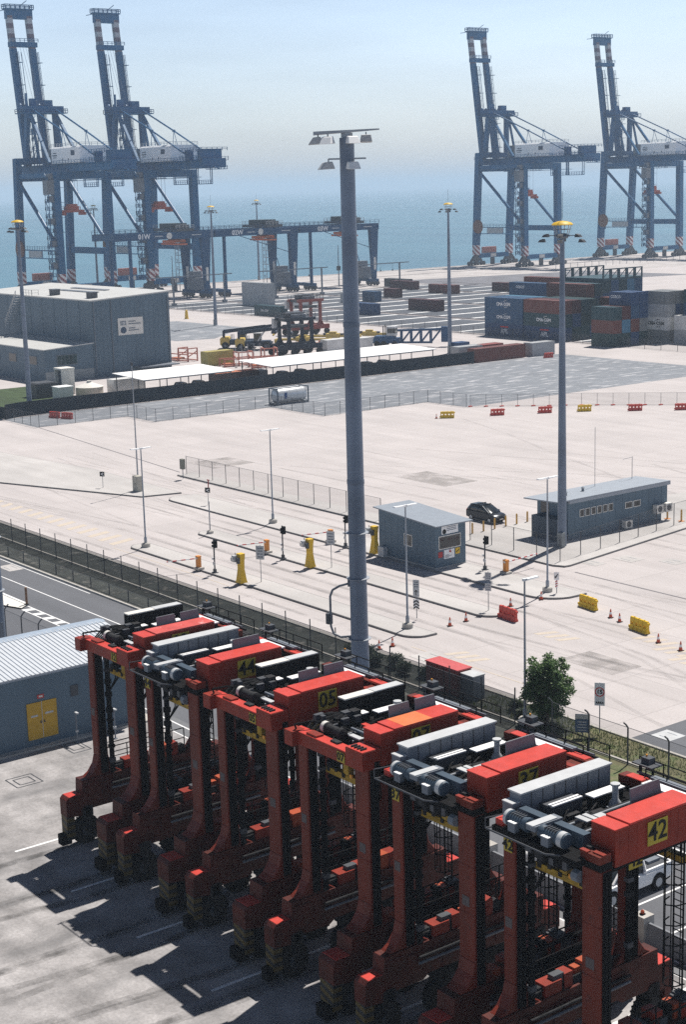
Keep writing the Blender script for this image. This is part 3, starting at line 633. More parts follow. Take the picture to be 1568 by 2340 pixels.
# ---------------------------------------------------------------- masts and lamps
def floodlight(mb, p, dirx, m):   # hooded lamp head pointing down and out
    x, y, z = p; d = Vector(dirx).normalized(); s_ = Vector((-d.y, d.x, 0)); P_ = Vector(p)
    a, b_ = P_ - s_ * .22, P_ + s_ * .22
    mb.hexa([a + Vector((0, 0, -.3)) - d * .1, a + d * .5 + Vector((0, 0, -.3)), b_ + d * .5 + Vector((0, 0, -.3)), b_ - d * .1 + Vector((0, 0, -.3))],
            [a + Vector((0, 0, 0)), a + d * .3 + Vector((0, 0, -.08)), b_ + d * .3 + Vector((0, 0, -.08)), b_], m)
def yellow_mast(p, label, h=29.6):
    t = thing('light_mast', label, 'light mast', (p[0], p[1], 0), 0, 'tall light masts with yellow caps')
    MB().lathe([(.62, 0), (.62, .06), (.43, .1), (.38, 8), (.30, 18), (.20, h - 1.4)], n=14).build('pole', galvd, t, smooth=True)
    a = MB().box(-.38, -.30, -.25, .25, .9, 1.9, mgrey)
    a.box(.1, .7, -.75, -.3, .05, 1.5, cladl); a.build('control_box', None, t)
    MB().lathe([(.92, 0), (.96, .06), (.8, .22), (.45, .33), (.1, .38)], (0, 0, h - .35), n=18).build('cap', yellow, t, smooth=True)
    c = MB().lathe([(.5, -1.5), (.55, -1.35), (.55, -1.2), (.42, -1.1)], (0, 0, h), n=12, m=mgrey)
    for k in range(6): c.bar((.55 * math.cos(k * 1.047), .55 * math.sin(k * 1.047), h - 1.3), (.85 * math.cos(k * 1.047), .85 * math.sin(k * 1.047), h - .3), .05, m=lgrey)
    for r_ in (-1.35, -.75): c.lathe([(.7, r_), (.72, r_), (.72, r_ + .06), (.7, r_ + .06)], (0, 0, h), n=12, m=mgrey)
    c.build('lantern_frame', None, t)
    f = MB()
    for a_ in (0.2, 2.3, 3.4, 5.4):
        d = Vector((math.cos(a_), math.sin(a_), 0)); f.bar(Vector((0, 0, h - 1.25)), d * 1.9 + Vector((0, 0, h - 1.25)), .07, m=mgrey)
        for r_, z_ in ((1.5, -1.1), (1.9, -1.55)): floodlight(f, d * r_ + Vector((0, 0, h + z_)), d, dgrey)
    f.build('floodlights', None, t)
    MB().tube((0, 0, h + .2), (0, 0, h + 2.6), .025, n=5).build('lightning_rod', mgrey, t)
    return t
yellow_mast((-153.1, 72.6), 'tall light mast with yellow cap at the left end of the dark screen fence')
yellow_mast((-30.8, 66.1), 'nearest yellow-capped light mast, beside the grey site cabin')
yellow_mast((-168.3, 172.5), 'yellow-capped light mast at the right end of the dark screen fence')
yellow_mast((-266.6, 180.0), 'yellow-capped light mast behind the parked reach stackers')
yellow_mast((-424.6, 301.2), 'far light mast seen against the sea behind gantry 02W')
yellow_mast((-450 + 26, 232.5), 'far light mast between the two left quay cranes')
def big_mast(p, label):
    t = thing('floodlight_mast', label, 'light mast', (p[0], p[1], 0))
    MB().lathe([(.95, 0), (.95, .08), (.60, .12), (.565, 6), (.52, 20), (.45, 36)], n=28).build('pole', galvd, t, smooth=True)
    for z in (4.25, 8.3, 11.3): MB().lathe([(.6, z), (.76, z + .02), (.76, z + .05), (.58, z + .07)], n=24).build('flange', galv, t)
    for z in (14.5, 24.5): MB().lathe([(.50 + (36 - z) * .0028, z), (.503 + (36 - z) * .0028, z + .02), (.503 + (36 - z) * .0028, z + .28), (.50 + (36 - z) * .0028, z + .3)], n=28).build('joint_collar', galvd, t, smooth=True)
    MB().box(.5, .62, -.2, .2, .6, 1.9).build('access_door', mgrey, t)
    c = [Vector((-.45, -.35, 7.95)), Vector((-1.0, -.75, 7.75)), Vector((-1.4, -1.05, 7.45)), Vector((-1.55, -1.15, 7.0)), Vector((-1.55, -1.15, 5.0)), Vector((-1.4, -1.05, 4.5)), Vector((-1.0, -.75, 4.3)), Vector((-.4, -.35, 4.4))]
    MB().path(c, .075, 8, mgrey).boxc((-1.65, -1.2, 5.5), .3, .35, .7, dgrey).box(-.62, -.52, -.4, -.3, 7.7, 8.3, mgrey).build('cable_loop', None, t)
    r0, c0, zz = Vector((.602, .799, 0)), Vector((.799, -.602, 0)), Vector((0, 0, 1))
    def P_(a_, c_, z): return r0 * a_ + c0 * c_ + zz * z
    MB().hexa([P_(-2.05, -.5, 36.2), P_(-2.0, .6, 36.2), P_(2.0, .15, 36.42), P_(2.0, -.3, 36.42)], [P_(-2.05, -.5, 36.40), P_(-2.0, .6, 36.40), P_(2.0, .15, 36.50), P_(2.0, -.3, 36.50)], galv).tube((0, 0, 35.9), (0, 0, 36.3), .35, m=galv).build('head_frame', None, t)
    MB().bar(P_(-1.15, .2, 34.75), P_(1.15, .2, 34.75), .12, .10).build('lower_bar', galv, t)
    for a_, c_, z, d, mm in ((-1.75, .1, 36.12, -r0, lgrey), (-1.15, .45, 36.12, c0 - r0 * .3, white), (.32, .5, 36.12, c0 + r0 * .25, white), (1.2, -.6, 36.2, -c0, lgrey), (-1.15, .25, 34.62, -r0 * .8 + c0 * .3, lgrey), (.32, .55, 34.6, c0 + r0 * .25, white)):  # grey heads carry the shade of facing away, white ones the sun
        f = MB(); d = d.normalized(); s_ = Vector((-d.y, d.x, 0)) * .38; q = P_(a_, c_, z)
        lo = [(-.3, -.46), (.62, -.50)]; hi = [(-.16, -.02), (.30, -.06)]
        bt = [q + d * lo[0][0] - s_ + zz * lo[0][1], q + d * lo[1][0] - s_ + zz * lo[1][1], q + d * lo[1][0] + s_ + zz * lo[1][1], q + d * lo[0][0] + s_ + zz * lo[0][1]]
        tp = [q + d * hi[0][0] - s_ * .8 + zz * hi[0][1], q + d * hi[1][0] - s_ * .8 + zz * hi[1][1], q + d * hi[1][0] + s_ * .8 + zz * hi[1][1], q + d * hi[0][0] + s_ * .8 + zz * hi[0][1]]
        f.hexa(bt, tp, mm); f.bar(q + zz * .15, q - zz * .1, .08, m=mgrey)
        f.build('floodlight', None, t, bevel=.03)
    return t
pm = g(826, 1602)
big_mast(pm, 'tall grey floodlight mast in the middle of the photo, behind the straddle carriers')
big_mast(g(-4, 1475), 'grey mast foot at the left edge of the photo by the road')
def lamp(p, label, double=True, h=9.45):
    t = thing('street_lamp', label, 'street lamp', (p[0], p[1], .14 if double else .05), 0, 'slim lane lamps')
    MB().lathe([(.42, 0), (.42, .34), (.34, .42)], n=12).build('footing', concpost, t)
    MB().lathe([(.15, .36), (.15, .9), (.085, 1.0), (.055, h)], n=10).build('pole', galv, t, smooth=True)
    hd = MB()
    for s_ in ((-1, 1) if double else (1,)):
        hd.hexa([(-.16, .12 * s_, h - .02), (.16, .12 * s_, h - .02), (.16, 1.1 * s_, h + .02), (-.16, 1.1 * s_, h + .02)], [(-.13, .12 * s_, h + .07), (.13, .12 * s_, h + .07), (.13, 1.08 * s_, h + .09), (-.13, 1.08 * s_, h + .09)])
    hd.box(-.08, .08, -.13, .13, h - .06, h + .1)
    hd.build('lamp_head', white, t)
    return t
for px, py, lab in ((333, 1250, 'double-headed lane lamp at the left end of the nearest traffic island'), (624, 1195, 'double-headed lane lamp left of the central mast, on the island behind'), (932, 1435, 'double-headed lane lamp in front of the grey gatehouse'), (1252, 1352, 'double-headed lane lamp beside the orange boom gate on the right')):
    q = g(px, py, .14); lamp(q, lab)
lamp((2.27, 29.7), 'single-headed street lamp rising next to the round green tree', False, 9.2)
t = thing('street_lamp', 'slim dark pole rising from the beige switch cabinet', 'pole', (-83.9, 51.9, .14)); MB().lathe([(.1, 0), (.045, 14.2)], n=8).build('pole', galv, t); MB().tube((0, 0, 14.1), (0, 0, 14.5), .12, n=8).build('tip', dgrey, t)
t = thing('switch_cabinet', 'beige switch cabinet on the left traffic island', 'cabinet', (-83.3, 51.5, .14)); MB().box(-.55, .55, -.35, .35, 0, 1.75).build('cabinet', mat('beige_paint', (.40, .38, .33), .6), t); MB().box(-.45, .4, -.365, -.35, .2, 1.6).build('door', mat('beige_paint', None), t); MB().box(-.05, .1, -.375, -.366, .8, 1.0).build('handle', dgrey, t)

# ---------------------------------------------------------------- fences
def fence(label, pts, h, step, meshm, group=None, crank=0.0, postm=dgrey, top=None, feet=False, name='wire_fence', pr=.035, skip_mesh=(), z0=0.0):
    t = thing(name, label, 'fence', (0, 0, 0), 0, group)
    mb = MB(); ln = MB()
    for i, (a, b) in enumerate(zip(pts, pts[1:])):
        a, b = Vector((*a, 0)), Vector((*b, 0)); L = (b - a).length; k = max(1, round(L / step)); nrm = Vector((-(b - a).y, (b - a).x, 0)).normalized()
        if i not in skip_mesh: mb.quad(a + Vector((0, 0, z0 + .05)), b + Vector((0, 0, z0 + .05)), b + Vector((0, 0, top or h)), a + Vector((0, 0, top or h)))
        for zz in (z0 + .08, (top or h)): ln.bar(a + Vector((0, 0, zz)), b + Vector((0, 0, zz)), .025)
        for j in range(k + (1 if i == len(pts) - 2 else 0)):
            p = a.lerp(b, j / k); q = MB().tube((p.x, p.y, 0), (p.x, p.y, h), pr, n=6)
            if crank: q.tube((p.x, p.y, h), (p.x + nrm.x * crank * .5, p.y + nrm.y * crank * .5, h + .22), pr, n=6).tube((p.x + nrm.x * crank * .5, p.y + nrm.y * crank * .5, h + .22), (p.x + nrm.x * crank, p.y + nrm.y * crank, h + .36), pr, n=6)
            if feet: q.box(p.x - .18, p.x + .18, p.y - .3, p.y + .3, 0, .14, bar_r)
            q.mats = q.mats or []
            if feet: q.m = [0] * (len(q.f) - 6) + [1] * 6; q.mats = [postm, bar_r]
            q.build('post', postm, t)
    if mb.v: mb.build('mesh_panel', meshm, t)
    ln.build('rail', postm, t)
    return t
fence('long road fence with dark shade mesh running behind the straddle carriers', [(-112, 29.1), (2, 29.1)], 2.45, 3.05, chaind, top=1.95, pr=.045)
fence('wire fence with cranked post tops beside the dry grass verge', [(5.2, 29.15), (45, 29.15)], 2.3, 3.02, chain, crank=-.35, pr=.05)
fence('low dark guard fence along the left road kerb', [(-112, 26.2), (-25, 26.2)], 1.0, 3.2, chain, pr=.05, name='guard_fence')
fence('cranked post fence at the left road corner behind the roof', [(-47, 14.0), (-30, 14.0)], 2.2, 2.9, chain, crank=.35, pr=.05)
fence('short wire fence on the kerb left of the gatehouse', [(-88.4, 61.1), (-51.6, 61.3)], 2.35, 2.8, chain, pr=.04)
fence('wire fence wrapping the grey site cabin yard', [(-38.4, 61.55), (-26.5, 61.55), (-29.5, 80), (-33, 112)], 2.3, 3.0, chain, pr=.04)
fence('wire fence with zigzag corners round the grey paver yard', [(-149.3, 66.8), (-138.4, 66.8), (-138.4, 81.6), (-130.1, 81.6), (-130.1, 102.3), (-116.1, 102.3), (-116.1, 122.3), (-107.4, 122.6)], 1.95, 3.0, chain, pr=.04)
fence('temporary fence on red feet running right from the paver yard corner', [(-107.2, 123.2), (-99, 131.8), (-95.8, 135.4), (-85.5, 145), (-66, 161)], 1.85, 2.45, chain, feet=True, pr=.03)
fence('long container yard fence with a dark base rail', [(-330, 202.2), (-118, 202.2)], 1.9, 4.2, chain, pr=.05)
fence('opaque dark screen fence between the paver yard and the vehicle park', [(-149.6, 66.8), (-150.6, 70), (-150.6, 163)], 2.3, 3.2, shade, name='screen_fence', pr=.05)
fence('short return of the dark screen fence at its left end', [(-149.6, 66.8), (-165, 65.5)], 1.9, 3.2, shade, name='screen_fence', pr=.05)

# ---------------------------------------------------------------- gate lanes
def boom_gate(p, label, arm, tip, ang=0):
    t = thing('boom_gate', label, 'boom gate', (p[0], p[1], .14), 0, 'orange boom gates across the lanes')
    MB().box(-.42, .42, -.35, .35, 0, .22).build('base', concpost, t, bevel=.03)
    MB().box(-.2, .2, -.17, .17, .22, 1.15, boomo).box(-.22, .22, -.19, .19, 1.15, 1.24, boomo).box(-.12, .12, -.18, -.17, .95, 1.12, offw).build('housing', None, t, bevel=.015)
    MB().bar((0, .15 * arm, 1.02), (tip[0], tip[1], tip[2]), .07, .09).build('barrier_arm', armstripe, t)
    return t
for px, py, tip, arm, lab in ((454, 1301, (-.6, -2.9, 1.05), -1, 'orange boom gate with lowered arm in the nearest lane, left of the yellow pedestals'), (610, 1263, (-.6, -2.9, 1.05), -1, 'orange boom gate with lowered arm in the second lane'), (756, 1239, (-.6, -2.9, 1.05), -1, 'orange boom gate with lowered arm just left of the central mast'), (1157, 1311, (-.5, 4.2, 1.0), 1, 'orange boom gate to the right of the gatehouse, arm across to the cabin yard')):
    q = g(px, py, .14); boom_gate(q, lab, arm, tip)
def pedestal(p, label):
    t = thing('intercom_pedestal', label, 'intercom pedestal', (p[0], p[1], .14), 0, 'yellow waisted driver pedestals')
    b = MB(); pr = [(0, .42, .36), (.25, .36, .3), (1.2, .24, .2), (1.9, .24, .22), (2.45, .3, .26), (2.55, .3, .26)]
    for (z0, a0, b0), (z1, a1, b1) in zip(pr, pr[1:]):
        b.hexa([(-a0, -b0, z0), (a0, -b0, z0), (a0, b0, z0), (-a0, b0, z0)], [(-a1, -b1, z1), (a1, -b1, z1), (a1, b1, z1), (-a1, b1, z1)])
    b.build('body', yellow, t)
    d = MB().box(-.5, -.1, -.62, -.3, 1.85, 2.4, lgrey).box(.02, .3, -.5, -.28, 1.75, 2.25, dgrey).lathe([(.18, 0), (.2, .1), (.05, .14)], (-.35, -.72, 2.1), 'y', 10, offw).tube((-.4, -.3, 1.8), (-.4, -.3, 2.6), .03, m=dgrey)
    d.build('intercom_panel', None, t)
    return t
for px, py, lab in ((552, 1331, 'yellow intercom pedestal in the nearest lane'), (709, 1295, 'yellow intercom pedestal in the second lane'), (857, 1264, 'yellow intercom pedestal half hidden at the left wall of the gatehouse')): pedestal(g(px, py, .14), lab)
def signal(p, label, flip=1, h=3.05):
    t = thing('traffic_signal', label, 'traffic signal', (p[0], p[1], .14), 0, 'slim signal posts')
    MB().box(-.28, .28, -.2, .2, 0, .06).tube((0, 0, 0), (0, 0, h), .065, n=10).box(-.14, .14, -.1, .1, .06, .35).build('post', dgrey, t)
    a = MB().box(.08, .34, -.14, .16, h - .75, h - .05, blk)
    for z in (h - .25, h - .55): a.lathe([(.1, 0), (.12, -.16)], (.21, -.14, z), 'y', 10, blk)
    a.build('signal_head', None, t)
    MB().boxc((-.16, -.05, h * .42), .16, .14, .2).build('camera', white, t)
    MB().lathe([(.02, 0), (.17, .03), (.17, .06), (.02, .08)], (.05, -.14, h * .28), 'y', 12).build('card_reader', lgrey, t)
for px, py, lab in ((491, 1309, 'traffic signal post in the nearest lane between orange gate and yellow pedestal'), (647, 1276, 'traffic signal post in the second lane left of its yellow pedestal'), (790, 1249, 'traffic signal post partly hidden by the central mast'), (1109, 1302, 'dark traffic signal post on the island right of the gatehouse')): signal(g(px, py, .14), lab)
def sign(p, label, w, z0, z1, h, m=white, face=(0, -1, 0), z=.14, name='road_sign', text=None, extra=None, postm=mgrey):
    t = thing(name, label, 'sign', (p[0], p[1], z)); f = Vector(face).normalized(); xd = Vector((0, 0, 1)).cross(f) * 1
    MB().tube((0, 0, 0), (0, 0, h), .032, n=6).build('post', postm, t)
    o = f * .05; c = [o - xd * w / 2 + Vector((0, 0, z0)), o + xd * w / 2 + Vector((0, 0, z0)), o + xd * w / 2 + Vector((0, 0, z1)), o - xd * w / 2 + Vector((0, 0, z1))]
    pl = MB().hexa([q for q in c], [q + f * .02 for q in c]).build('sign_panel', m, t)
    for tx in (text or []):
        s_, sz, zz, mm = tx; lettering(s_, sz, o + f * .024 + Vector((0, 0, zz)), xd, (0, 0, 1), mm, pl)
    return t, pl, o + f * .022, xd
def smallprint(pl, o, xd, f, w, z0, z1, n, m=mgrey):
    b = MB(); rr = random.Random(n); hh = (z1 - z0) / n
    for k in range(n):
        z = z1 - (k + .5) * hh; L = w * (.3 + .15 * rr.random())
        c = [o - xd * L + Vector((0, 0, z - hh * .18)), o + xd * L + Vector((0, 0, z - hh * .18)), o + xd * L + Vector((0, 0, z + hh * .18)), o - xd * L + Vector((0, 0, z + hh * .18))]
        b.hexa(c, [q + f * .006 for q in c])
    b.build('printed_lines', m, pl)
F = Vector((.55, -.83, 0)).normalized()
for px, py, lab, w, z0, z1, h in ((597, 1330, 'pale instruction board on a post beside the first yellow pedestal', .75, 2.0, 3.2, 3.25), (758, 1297, 'pale instruction board on a post beside the second yellow pedestal', .75, 2.1, 3.3, 3.4)):
    t, pl, o, xd = sign(g(px, py, .14), lab, w, z0, z1, h, lgrey, F); smallprint(pl, o, xd, F, w, z0 + .1, z1 - .1, 4)
t, pl, o, xd = sign(g(953, 1413, .14), 'tall white arrow board above a black and white chevron, at the rounded island end', .5, 1.75, 3.1, 3.1, lgrey, F); smallprint(pl, o, xd, F, .5, 2.45, 3.0, 3, mgrey)
b = MB(); c = o + Vector((0, 0, 2.1))
for s_ in (-1, 1): b.bar(c + xd * .12 * 0 + Vector((0, 0, .18)) + F * .003, c + xd * .14 * s_ + F * .003, .05, .01, inkk, up=F)
b.bar(c - Vector((0, 0, .25)) + F * .003, c + Vector((0, 0, .16)) + F * .003, .05, .01, inkk, up=F); b.build('arrow', None, pl)
cv = MB().hexa([o - xd * .24 + Vector((0, 0, .85)), o + xd * .24 + Vector((0, 0, .85)), o + xd * .24 + Vector((0, 0, 1.55)), o - xd * .24 + Vector((0, 0, 1.55))], [q + F * .01 for q in (o - xd * .24 + Vector((0, 0, .85)), o + xd * .24 + Vector((0, 0, .85)), o + xd * .24 + Vector((0, 0, 1.55)), o - xd * .24 + Vector((0, 0, 1.55)))], white)
for k in range(3):
    for s_ in (-1, 1): cv.bar(o + F * .014 + Vector((0, 0, 1.45 - k * .24)), o + F * .014 + xd * .23 * s_ + Vector((0, 0, 1.27 - k * .24)), .1, .008, inkk, up=F)
cv.build('chevron_panel', None, t)
t, pl, o, xd = sign(g(1117, 1395, .14), 'two small pale notices one above the other on a thin post', .5, 2.5, 3.1, 3.15, lgrey, F); smallprint(pl, o, xd, F, .5, 2.55, 3.05, 3)
q = MB().hexa([o - xd * .25 + Vector((0, 0, 1.6)), o + xd * .25 + Vector((0, 0, 1.6)), o + xd * .25 + Vector((0, 0, 2.2)), o - xd * .25 + Vector((0, 0, 2.2))], [z_ + F * .01 for z_ in (o - xd * .25 + Vector((0, 0, 1.6)), o + xd * .25 + Vector((0, 0, 1.6)), o + xd * .25 + Vector((0, 0, 2.2)), o - xd * .25 + Vector((0, 0, 2.2)))]).build('sign_panel', lgrey, t); smallprint(q, o + F * .01, xd, F, .5, 1.65, 2.15, 3)
t, pl, o, xd = sign(g(1273, 1356, .14), 'white keep-left arrow sign over a striped hazard marker beside the right lane lamp', .42, 1.15, 1.8, 1.8, white, F)
MB().bar(o + xd * .12 + Vector((0, 0, 1.65)) + F * .004, o - xd * .1 + Vector((0, 0, 1.3)) + F * .004, .07, .01, inkk, up=F).bar(o - xd * .12 + Vector((0, 0, 1.28)) + F * .004, o - xd * .12 + Vector((0, 0, 1.5)) + F * .004, .05, .01, inkk, up=F).build('arrow', None, pl)
hm = MB().hexa([o - xd * .1 + Vector((0, 0, .5)), o + xd * .1 + Vector((0, 0, .5)), o + xd * .1 + Vector((0, 0, 1.1)), o - xd * .1 + Vector((0, 0, 1.1))], [z_ + F * .01 for z_ in (o - xd * .1 + Vector((0, 0, .5)), o + xd * .1 + Vector((0, 0, .5)), o + xd * .1 + Vector((0, 0, 1.1)), o - xd * .1 + Vector((0, 0, 1.1)))], white)
for k in range(3): hm.bar(o + F * .014 - xd * .1 + Vector((0, 0, .58 + k * .2)), o + F * .014 + xd * .1 + Vector((0, 0, .7 + k * .2)), .07, .006, inkr, up=F)
hm.build('hazard_marker', None, t)
for px, py, lab, h in ((235, 1117, 'small black arrow sign on the far left traffic island', 2.0), (476, 1157, 'small black arrow sign on a thin post above the second island', 2.05)):
    t, pl, o, xd = sign(g(px, py, 0), lab, .6, h - .55, h, h, inkk, F, 0)
    MB().bar(o + xd * .18 + Vector((0, 0, h - .15)) + F * .004, o - xd * .14 + Vector((0, 0, h - .28)) + F * .004, .08, .01, up=F).bar(o - xd * .14 + Vector((0, 0, h - .28)) + F * .004, o + xd * .18 + Vector((0, 0, h - .42)) + F * .004, .08, .01, up=F).build('arrow', inkw, pl)
q = g(480, 1219, .14); t = thing('signal_post', 'grey post with concrete foot at the start of the second island', 'post', (q.x, q.y, .14)); MB().lathe([(.35, 0), (.35, .25), (.2, .35)], n=10).build('footing', concpost, t); MB().tube((0, 0, .3), (0, 0, 3.2), .06, n=8).build('post', galv, t)
q = g(418, 1093, .14); t = thing('signal_cabinet', 'small olive box on a short post at the fence end by the kerb tip', 'cabinet', (q.x, q.y, .14)); MB().tube((0, 0, 0), (0, 0, 1.2), .05).build('post', mgrey, t); MB().box(-.3, .3, -.2, .2, 1.1, 2.3).build('cabinet', mat('olive_paint', (.20, .20, .17)), t)
q = g(476, 1117, .14); t = thing('hydrant_post', 'short red hydrant post beside the kerb fence', 'hydrant', (q.x, q.y, .14)); MB().tube((0, 0, 0), (0, 0, 1.0), .06).tube((-.2, 0, 1.0), (.2, 0, 1.0), .07).build('hydrant', mat('hydrant_red', (.3, .06, .06)), t)
# speed sign, blue notice
q = (6.5, 31.9)
t, pl, o, xd = sign(q, 'white speed sign with 15 in a red ring, beside the dry grass verge', .62, 1.75, 3.2, 3.2, white, (.62, -.78, 0), .05); Fs = Vector((.62, -.78, 0)).normalized()
rg = MB(); cc = o + Vector((0, 0, 2.62))
for k in range(24):
    a0, a1 = 2 * math.pi * k / 24, 2 * math.pi * (k + 1) / 24
    e = [cc + xd * (r_ * math.cos(a)) + Vector((0, 0, r_ * math.sin(a))) for r_, a in ((.3, a0), (.3, a1), (.235, a1), (.235, a0))]
    rg.hexa(e, [v + Fs * .008 for v in e])
rg.build('speed_ring', inkr, pl); lettering('15', .36, cc + Fs * .006, xd, (0, 0, 1), inkk, pl, bold=.012); lettering('AREA', .2, o + Fs * .004 + Vector((0, 0, 1.93)), xd, (0, 0, 1), inkk, pl, bold=.006)
t, pl, o, xd = sign((6.4, 30.5), 'low blue and white notice board in the grass under the speed sign', .85, .35, 1.5, 1.5, mat('notice_blue', (.06, .11, .20)), (.62, -.78, 0), .05)
smallprint(pl, o, xd, Fs, .8, .4, 1.1, 4, lgrey); c = [o - xd * .42 + Vector((0, 0, 1.2)), o + xd * .42 + Vector((0, 0, 1.2)), o + xd * .42 + Vector((0, 0, 1.48)), o - xd * .42 + Vector((0, 0, 1.48))]; MB().hexa(c, [v + Fs * .008 for v in c]).build('header', lgrey, pl)

# ---------------------------------------------------------------- gatehouse
t = thing('gatehouse', 'grey gatehouse hut with a sloping roof and notices on its end wall', 'hut', (-39.8, 51.7, .14))
wl = MB().prism([(0, 0), (7.9, 0), (7.9, 3.78), (0, 4.3)], 'y', 0, 3.5)
for k in range(1, 9): wl.box(k * .9, k * .9 + .03, -.012, 0, .1, 3.75)
wl.build('wall', cladd, t)
MB().prism([(-.45, 4.34), (8.35, 3.80), (8.35, 3.90), (-.45, 4.44)], 'y', -.3, 4.0).build('roof', mat('hut_roof_grey', (.26, .29, .33), .45, .1, var=.08), t)
MB().box(-.02, 7.92, -.03, 3.53, 0, .1).build('plinth', concpost, t)
wf = MB().box(3.6, 4.75, -.04, -.01, 1.45, 2.55, offw).build('window', None, t); MB().box(3.68, 4.15, -.05, -.04, 1.53, 2.47).box(4.2, 4.67, -.05, -.04, 1.53, 2.47).build('pane', glass, wf)
wf = MB().box(7.9, 7.95, .35, 2.9, 1.65, 2.85, offw).build('window', None, t); MB().box(7.95, 7.965, .43, 2.82, 1.73, 2.77).build('pane', glass, wf)
s1 = MB().box(7.9, 7.94, .7, 2.6, 2.98, 3.72).build('sign_panel', white, t)
MB().lathe([(.02, 0), (.22, .0), (.22, .012)], (7.94, 1.0, 3.2), 'x', 16).build('emblem', inkk, s1); sm = MB()
for z in (3.25, 3.4, 3.55): sm.box(7.94, 7.95, 1.3, 2.4, z, z + .06)
sm.build('printed_lines', mgrey, s1)
s2 = MB().box(7.9, 7.94, .95, 2.15, .75, 1.55).build('notice_panel', white, t); MB().lathe([(.2, 0), (.02, .26)], (7.945, 1.65, 1.3), 'z', 3).build('warning_mark', inkr, s2)
sm = MB(); [sm.box(7.94, 7.95, 1.05, 1.5 + .3 * (k % 2), .85 + k * .1, .9 + k * .1) for k in range(3)]; sm.build('printed_lines', mgrey, s2)
MB().box(7.9, 7.93, .3, .8, .95, 1.45).build('notice_panel', mat('notice_red', (.45, .06, .06)), t); s3 = MB().box(7.9, 7.93, 2.3, 2.8, 1.0, 1.55).build('notice_panel', yellow, t); MB().bar((7.935, 2.4, 1.15), (7.935, 2.7, 1.4), .08, .012, up=(1, 0, 0)).build('pictogram', inkk, s3)
MB().box(.4, 1.2, -.5, -.02, 0, .9).build('air_conditioner', lgrey, t)

# ---------------------------------------------------------------- site cabin
t = thing('site_cabin', 'long grey site cabin with a pale flat roof and a row of small windows', 'cabin', (-36, 68, .14))
wl = MB().box(0, 4.1, 0, 12.9, 0, 3.6).box(2.4, 4.12, 12.9, 13.7, 1.5, 3.6)
for k in range(1, 14): wl.box(4.1, 4.115, k * .92, k * .92 + .03, .05, 3.6)
wl.build('wall', cladd, t)
MB().prism([(-.2, 3.62), (4.35, 3.78), (4.35, 3.9), (-.2, 3.74)], 'y', -1.6, 13.9).box(4.12, 4.36, -.02, 13.9, 3.5, 3.779).build('roof', mat('cabin_roof_grey', (.30, .33, .37), .5, .1, var=.08), t)
MB().box(.4, 3.9, -1.15, -.02, 0, 2.1).build('annex', bluegrey, t); MB().box(.5, 1.6, -.02, 0, 2.2, 3.3).build('opening', glass, t)
for k in range(6): o = MB().box(4.1, 4.15, 1.5 + k * .78, 2.1 + k * .78, 2.0, 2.75).build('window', offw, t); MB().box(4.15, 4.16, 1.56 + k * .78, 2.04 + k * .78, 2.06, 2.69).build('pane', glass, o)
for k in range(2): o = MB().box(4.1, 4.15, 7.7 + k * 1.15, 8.7 + k * 1.15, 1.9, 2.55).build('window', offw, t); MB().box(4.15, 4.16, 7.77 + k * 1.15, 8.63 + k * 1.15, 1.97, 2.48).build('pane', glass, o)
for y in (7.2, 11.6, 12.9): o = MB().box(4.16, 4.7, y, y + .95, .1 if y < 8 else .9, .85 if y < 8 else 1.75).build('air_conditioner', offw, t); MB().lathe([(.3, 0), (.3, .02)], (4.7, y + .45, .48 if y < 8 else 1.33), 'x', 14).build('fan_grille', dgrey, o)
for x, y in ((2.2, 1.6), (1.8, 4.3)): MB().lathe([(.12, 0), (.12, .3), (.22, .32), (.05, .45)], (x, y, 3.78), n=10).build('roof_vent', mgrey, t)
MB().tube((.8, 7.0, 3.7), (.8, 7.0, 9.6), .025, n=5).build('whip_aerial', mgrey, t)
MB().tube((.5, 12.6, 3.7), (.5, 12.6, 5.9), .03, n=5).tube((.5, 11.3, 5.85), (.5, 12.7, 5.95), .02, n=5).build('television_aerial', mgrey, t)
# bollards, cones, barriers
for i, (x, y) in enumerate([(-40.37, 63.6), (-40.38, 65.05), (-40.44, 66.57), (-40.5, 68.1), (-40.54, 69.6), (-40.6, 71.1), (-40.6, 72.6), (-31.9, 81.8), (-30.2, 81.9)]):
    loc = (x, y, 0.14 if i > 6 else .0)
    lab = ['yellow bollard nearest the gatehouse roof corner', 'second yellow bollard from the gatehouse', 'third yellow bollard from the gatehouse, in front of the dark car', 'yellow bollard at the front bumper of the dark car', 'third yellow bollard left of the site cabin', 'second yellow bollard left of the site cabin', 'yellow bollard closest to the left end of the site cabin', 'yellow bollard at the right end of the site cabin', 'outer yellow bollard beyond the right end of the site cabin'][i]
    if i == 0:
        bo = thing('bollard', lab, 'bollard', loc, 0, 'yellow bollards round the site cabin'); MB().box(-.25, .25, -.25, .25, 0, .05).build('base', boomo, bo); MB().lathe([(.09, .05), (.09, 1.12), (.05, 1.2)], n=10).build('post', mat('bollard_yellow', (.62, .36, .08), .5), bo)
    else: dup(bo, loc, None, lab)
